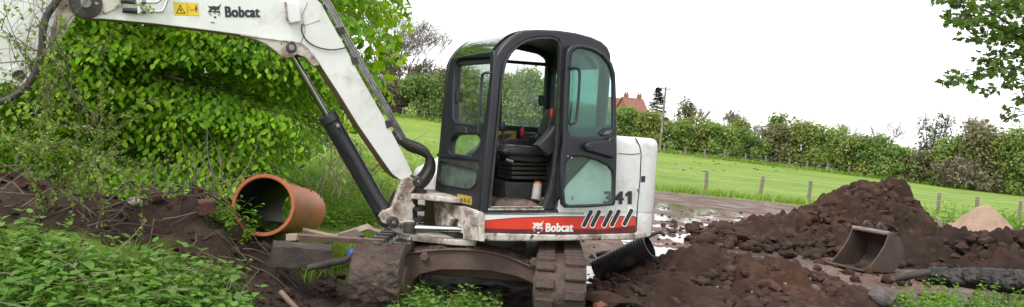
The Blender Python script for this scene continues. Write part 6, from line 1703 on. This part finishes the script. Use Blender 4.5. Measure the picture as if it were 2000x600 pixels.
for k in range(110):  # crown beyond the frame
    a = rng.uniform(0, 6.28); r = rng.uniform(0.5, 2.6); c = np.array([max(-1.3, math.cos(a) * r), math.sin(a) * r, rng.uniform(2.8, 7.0)])
    for j in range(26):
        PS.append(c + rng.normal(size=3) * 0.32); DS.append(unit(rng.normal(size=3) + np.array([0, 0, -0.3]))); NS.append(np.array([0, 0, 1.0]) + rng.normal(size=3) * 0.45)
    Wd.add(np.array([(0, 0, c[2] - 0.8), c * 0.5 + np.array([0, 0, c[2] * 0.5 - 0.3]), c]), np.array([0.05, 0.03, 0.01]), 5)
PS, DS, NS = np.array(PS), np.array(DS), np.array(NS); m = len(PS)
leaf_object('crown', PS, DS, NS, rng.uniform(0.05, 0.09, m), np.full(m, 1.0), MAPLE, rng.random(m), L_syc, syc)
Wd.build('trunk', M_bark, syc)

# ---------------------------------------------------------------- hawthorn twigs in front of the arm
hw0 = np.array([-3.55, 5.75, 0.0]); hw0[2] = float(H(hw0[:1], hw0[1:2])[0])
haw = empty('hawthorn_shrub', tuple(hw0)); tag(haw, 'thin twiggy hawthorn with small pale leaves in front of the arm', 'shrub')
Wd = Wood(); PS, DS = [], []
def twig(p, d, L, r, lev, leafy):
    n = 5; pts = [p]; q = p.copy(); dd = d.copy()
    for k in range(n):
        dd = dd + rng.normal(size=3) * 0.16 + np.array([0, 0, -0.03]); dd /= np.linalg.norm(dd); q = q + dd * L / n; pts.append(q.copy())
    Wd.add(np.array(pts), np.linspace(r, r * 0.45, n + 1), 4)
    for k in range(int(L / 0.028)):
        if rng.random() < leafy:
            f = rng.random(); i = int(f * n); b0 = pts[i] * (1 - (f * n - i)) + pts[min(n, i + 1)] * (f * n - i)
            for c in range(rng.integers(2, 5)): PS.append(b0 + rng.normal(size=3) * 0.008); DS.append(unit(rng.normal(size=3) + dd * 0.4))
    if lev > 0:
        for k in range(rng.integers(3, 6)):
            i = rng.integers(1, n + 1); nd_ = dd * 0.6 + rng.normal(size=3) * 0.6; nd_ /= np.linalg.norm(nd_)
            twig(pts[i], nd_, L * rng.uniform(0.4, 0.65), r * 0.55, lev - 1, leafy)
def hpt(px, py, y): return at_y(px, py, y) - hw0
for (pa_, pb2, y0, y1, r, lf) in [((60, 420), (150, 190), 5.6, 5.3, 0.010, 0.9), ((80, 420), (210, 230), 5.6, 5.5, 0.009, 0.95), ((110, 400), (180, 130), 5.6, 5.3, 0.008, 0.9), ((90, 420), (110, 220), 5.6, 5.3, 0.008, 0.9), ((150, 400), (240, 290), 5.6, 5.5, 0.008, 0.95), ((60, 400), (190, 260), 5.6, 5.3, 0.007, 0.95),
        ((190, 230), (-20, 88), 5.3, 5.0, 0.006, 0.10), ((150, 150), (-10, 40), 5.2, 5.0, 0.004, 0.12), ((70, 230), (10, 20), 5.2, 5.0, 0.004, 0.10), ((80, 170), (60, -10), 5.2, 5.0, 0.004, 0.12), ((110, 120), (150, -20), 5.2, 5.1, 0.003, 0.1), ((120, 210), (20, 130), 5.2, 5.0, 0.004, 0.15), ((60, 160), (-20, 60), 5.15, 5.0, 0.003, 0.12), ((140, 190), (90, 20), 5.2, 5.0, 0.004, 0.1), ((30, 200), (60, 60), 5.1, 5.0, 0.003, 0.12)]:
    a_, b_ = hpt(*pa_, y0), hpt(*pb2, y1); L = np.linalg.norm(b_ - a_)
    twig(a_, (b_ - a_) / L, L, r, 2, lf)
Wd.add(np.array([(0, 0, -0.1), hpt(80, 430, 5.6)]), np.array([0.02, 0.012]), 6)
for px_ in (110, 150): Wd.add(np.array([(0, 0, 0.0), hpt(px_, 400, 5.6)]), np.array([0.015, 0.01]), 6)
PS, DS = np.array(PS), np.array(DS); m = len(PS)
leaf_object('crown', PS, DS, randn(m) + np.array([0, 0, 1.0]), rng.uniform(0.014, 0.034, m), rng.uniform(0.7, 1.0, m), LEAF, rng.random(m), L_haw, haw)
Wd.build('trunk', M_htwig, haw)

# ---------------------------------------------------------------- nettles, weeds and grass (uncountable ground cover)
def plants(name, xs_, ys_, h, lsize, mat, label, hf=H, pairs=(4, 7), tmpl=NETTLE, stem=0.003, lean=0.25, droop=0.25):
    P, D, N, S, Wn = [], [], [], [], Wood()
    zz = hf(xs_, ys_)
    for x, y, z in zip(xs_, ys_, zz):
        hh_ = rng.uniform(*h); b0 = np.array([x, y, z - 0.02]); l = rng.normal(size=2) * lean * hh_
        tip = b0 + np.array([l[0], l[1], hh_]); mid = (b0 + tip) / 2 + np.array([-l[0] * 0.2, -l[1] * 0.2, 0])
        Wn.add(np.array([b0, mid, tip]), np.array([stem, stem, stem * 0.5]), 3)
        k = rng.integers(*pairs); a = rng.uniform(0, 6.28)
        for j in range(k):
            f = 0.30 + 0.70 * j / max(1, k - 1); p = b0 * (1 - f) + tip * f
            a += 1.571 + rng.normal() * 0.15
            for s in (0, math.pi):
                P.append(p); D.append((math.cos(a + s), math.sin(a + s), rng.uniform(-droop, 0.25) + (0.5 if j == k - 1 else 0))); N.append((rng.normal() * 0.25, rng.normal() * 0.25, 1.0))
                S.append(rng.uniform(*lsize) * (1.0 - 0.45 * abs(f - 0.62) / 0.4))
    P, D, N, S = np.array(P), np.array(D, float), np.array(N), np.array(S); m = len(P)
    T, Fq = tmpl
    V, F, kk = leaves_np(P, D, N, S, np.full(m, 1.0), tmpl)
    ton = np.repeat(np.clip(0.75 * rng.random(m) + 0.25 * vnoise(P[:, 0] * 3, P[:, 1] * 3, 0), 0, 1), kk)
    Vw = np.concatenate(Wn.V); Fw = np.concatenate(Wn.F)
    o = link(name, mesh_np(name, np.concatenate([V, Vw]), np.concatenate([F, Fw + len(V)]), tone=np.concatenate([ton, np.full(len(Vw), 0.15)])), mat)
    tag(o, label, 'plants', kind='stuff'); return o
def blades(name, xs_, ys_, h, w, mat, label, hf=H, per=7):
    n = len(xs_) * per; x = np.repeat(xs_, per) + rng.normal(size=n) * 0.03; y = np.repeat(ys_, per) + rng.normal(size=n) * 0.03; z = hf(x, y)
    hh_ = rng.uniform(*h, n); l = rng.normal(size=(n, 2)) * 0.45 * hh_[:, None]; a = rng.uniform(0, 6.28, n); s = np.stack([np.cos(a), np.sin(a), 0 * a], -1) * w
    b0 = np.stack([x, y, z - 0.02], -1); m1 = b0 + np.stack([l[:, 0] * 0.35, l[:, 1] * 0.35, hh_ * 0.6], -1); t1 = b0 + np.stack([l[:, 0], l[:, 1], hh_ * 0.9], -1)
    V = np.stack([b0 - s, b0 + s, m1 + s * 0.8, m1 - s * 0.8, t1 + s * 0.1, t1 - s * 0.1], 1).reshape(-1, 3)
    F = (np.array([[0, 1, 2, 3], [3, 2, 4, 5]])[None] + (np.arange(n) * 6)[:, None, None]).reshape(-1, 4)
    o = link(name, mesh_np(name, V, F, tone=np.repeat(np.clip(rng.random(n) ** 1.3, 0, 1), 6)), mat); tag(o, label, 'grass', kind='stuff'); return o
# foreground bed at the left
def pxzone(poly_px, n, hfun=H, ymin=3.0, ymax=30):
    """random ground points whose picture position falls inside a polygon of photo pixels"""
    poly = np.array(poly_px, float); out = []
    x0, y0 = poly.min(0); x1, y1 = poly.max(0)
    tries = 0
    while len(out) < n and tries < 60:
        tries += 1
        px = rng.uniform(x0, x1, 3 * n); py = rng.uniform(y0, y1, 3 * n)
        ins = np.zeros(len(px), bool); j = len(poly) - 1
        for i in range(len(poly)):
            c = ((poly[i, 1] > py) != (poly[j, 1] > py)) & (px < (poly[j, 0] - poly[i, 0]) * (py - poly[i, 1]) / (poly[j, 1] - poly[i, 1] + 1e-9) + poly[i, 0]); ins ^= c; j = i
        px, py = px[ins], py[ins]
        d = _fw + _R * ((px - 1000) / F_PX)[:, None] + _U * ((300 - py) / F_PX)[:, None]
        t = np.full(len(px), ymin); hit_ = np.zeros(len(px), bool)
        for yy in np.arange(ymin, ymax, 0.12):
            q = CAM + d * (yy / d[:, 1:2]); zz = H0(q[:, 0], q[:, 1]); new = (~hit_) & (q[:, 2] < zz); t[new] = yy; hit_ |= new
            if hit_.all(): break
        q = CAM + d * (t / d[:, 1])[:, None]
        out += [v for v, k in zip(q[:, :2], hit_) if k]
    out = np.array(out[:n]); return out[:, 0], out[:, 1]
x, y = pxzone([(-60, 490), (60, 495), (200, 535), (330, 550), (420, 565), (470, 600), (500, 700), (-60, 700)], 430)
plants('nettle_bed', x, y, (0.07, 0.30), (0.06, 0.125), L_net, 'dense bed of green nettles in the left foreground')
x, y = pxzone([(-60, 500), (120, 505), (300, 545), (420, 575), (490, 700), (-60, 700)], 260)
plants('chickweed', x, y, (0.05, 0.22), (0.025, 0.055), L_weed, 'small-leaved pale weeds among the left foreground nettles', pairs=(5, 9), lean=0.5)
x, y = pxzone([(-60, 480), (200, 520), (420, 550), (480, 680), (-60, 680)], 330)
blades('bed_grass', x, y, (0.10, 0.30), 0.004, L_grass, 'grass blades among the nettles in the left foreground', per=5)
# tufts on the bank round the timber
x, y = pxzone([(400, 440), (470, 430), (520, 445), (500, 480), (430, 480)], 45)
plants('bank_weeds', x, y, (0.08, 0.24), (0.04, 0.085), L_weed, 'wilting weeds hanging over the soil below the orange pipe', droop=0.7, lean=0.7)
x, y = pxzone([(640, 470), (720, 455), (760, 470), (690, 530), (600, 548), (570, 520), (600, 500)], 240)
blades('track_grass', x, y, (0.05, 0.18), 0.005, L_grass, 'torn grass between timber block and left track', per=8)
# weeds beyond the pipe
x, y = pxzone([(250, 330), (640, 320), (700, 330), (760, 380), (750, 450), (640, 455), (450, 420), (300, 385)], 900, ymin=6.9)
ax_ = (pb - pa)[:2] / np.linalg.norm((pb - pa)[:2]); rel = np.stack([x, y], -1) - pa[:2]; al = rel @ ax_; pr_ = np.abs(rel @ np.array([-ax_[1], ax_[0]])); kp = ~((al > -0.8) & (al < PL + 0.3) & (pr_ < 0.42)); x, y = x[kp], y[kp]
plants('weed_bank', x, y, (0.12, 0.35), (0.06, 0.12), L_weed, 'rank green weeds behind the orange pipe', pairs=(4, 6))
x, y = pxzone([(560, 330), (700, 300), (860, 330), (860, 400), (760, 440), (620, 440)], 700, ymin=7.2)
blades('rough_grass', x, y, (0.12, 0.32), 0.006, L_grass, 'rough grass behind the boom cylinder', per=9)
x, y = pxzone([(640, 262), (860, 270), (860, 345), (700, 330), (640, 320)], 1500, ymin=9, ymax=60)
blades('meadow_edge_grass', x, y, (0.06, 0.16), 0.008, L_grass, 'short meadow grass beyond the boom foot', per=7)
# under the machine and lower right
x = rng.uniform(-0.85, 0.02, 75); y = rng.uniform(5.75, 6.7, 75)
plants('belly_nettles', x, y, (0.08, 0.30), (0.045, 0.09), L_net, 'nettles growing between the two tracks')
blades('belly_grass', x, y, (0.08, 0.25), 0.004, L_grass, 'grass blades between the two tracks', per=6)
x, y = pxzone([(1750, 610), (1820, 605), (1900, 598), (2060, 580), (2060, 720), (1750, 720)], 420)
plants('corner_weeds', x, y, (0.16, 0.42), (0.04, 0.09), L_weed, 'bright ferny weeds in the lower right corner', pairs=(5, 9))
x, y = rng.uniform(10.6, 13.5, 160), rng.uniform(17.6, 20.5, 160)
plants('side_weeds', x, y, (0.4, 0.95), (0.10, 0.18), L_weed, 'tall bright weeds behind the sand heap', pairs=(5, 8), stem=0.006)
x, y = rng.uniform(5.5, 12.5, 240), rng.uniform(30.5, 33.5, 240)
blades('fence_grass', x, y, (0.15, 0.45), 0.012, L_grass, 'long grass along the foot of the wire fence', per=6)
x, y = rng.uniform(-24, 75, 2600), 0; x = x[:2600]; y = 90 + rng.normal(size=2600) * 1.4
blades('hedge_foot_grass', x, y, (0.2, 0.6), 0.03, L_grass, 'long grass along the foot of the far hedge', per=4)
# dead twigs strewn over the left bank and bare stems behind the pipe
Wd = Wood()
for k in range(45):
    px, py = rng.uniform(0, 330), rng.uniform(320, 470); p = at_y(px, py, rng.uniform(5.6, 6.1)); p[2] = max(p[2], float(H(p[:1], p[1:2])[0]) + 0.01)
    d = unit(np.array([rng.normal(), rng.normal() * 0.4, rng.normal() * 0.5])); L = rng.uniform(0.1, 0.45)
    Wd.add(np.array([p, p + d * L * 0.5 + rng.normal(size=3) * 0.03, p + d * L + rng.normal(size=3) * 0.04]), np.array([0.004, 0.003, 0.0015]) * rng.uniform(0.6, 1.6), 4)
tag(Wd.build('dead_twigs', M_twig), 'tangle of dry pale twigs on the left soil bank', 'twigs', kind='stuff')
Wd = Wood()
for k in range(70):
    c = rng.random(); px, py = (rng.uniform(360, 470), rng.uniform(330, 400)) if c < 0.5 else (rng.uniform(600, 740), rng.uniform(300, 370))
    p = at_y(px, py + 20, rng.uniform(7.0, 8.2)); d = unit(np.array([rng.normal() * 0.7, rng.normal() * 0.4, abs(rng.normal()) + 0.5])); L = rng.uniform(0.2, 0.6)
    Wd.add(np.array([p, p + d * L * 0.5 + rng.normal(size=3) * 0.03, p + d * L + rng.normal(size=3) * 0.06]), np.array([0.005, 0.004, 0.002]), 4)
tag(Wd.build('dry_stems', M_twig), 'dry pale stems standing among the weeds beyond the pipe', 'stems', kind='stuff')

Wd = Wood()
x, y = pxzone([(-40, 520), (200, 550), (460, 600), (480, 690), (-40, 690)], 60)
for x0, y0 in zip(x, y):
    z0 = float(H(np.array([x0]), np.array([y0]))[0]) + rng.uniform(0.05, 0.2); d = unit(np.array([rng.normal(), rng.normal() * 0.5, rng.uniform(-0.1, 0.6)])); L = rng.uniform(0.12, 0.4)
    Wd.add(np.array([(x0, y0, z0), np.array([x0, y0, z0]) + d * L * 0.5 + rng.normal(size=3) * 0.02, np.array([x0, y0, z0]) + d * L]), np.array([0.0035, 0.003, 0.0015]), 4)
tag(Wd.build('bed_stems', M_twig), 'dry pale stems caught among the left foreground nettles', 'stems', kind='stuff')
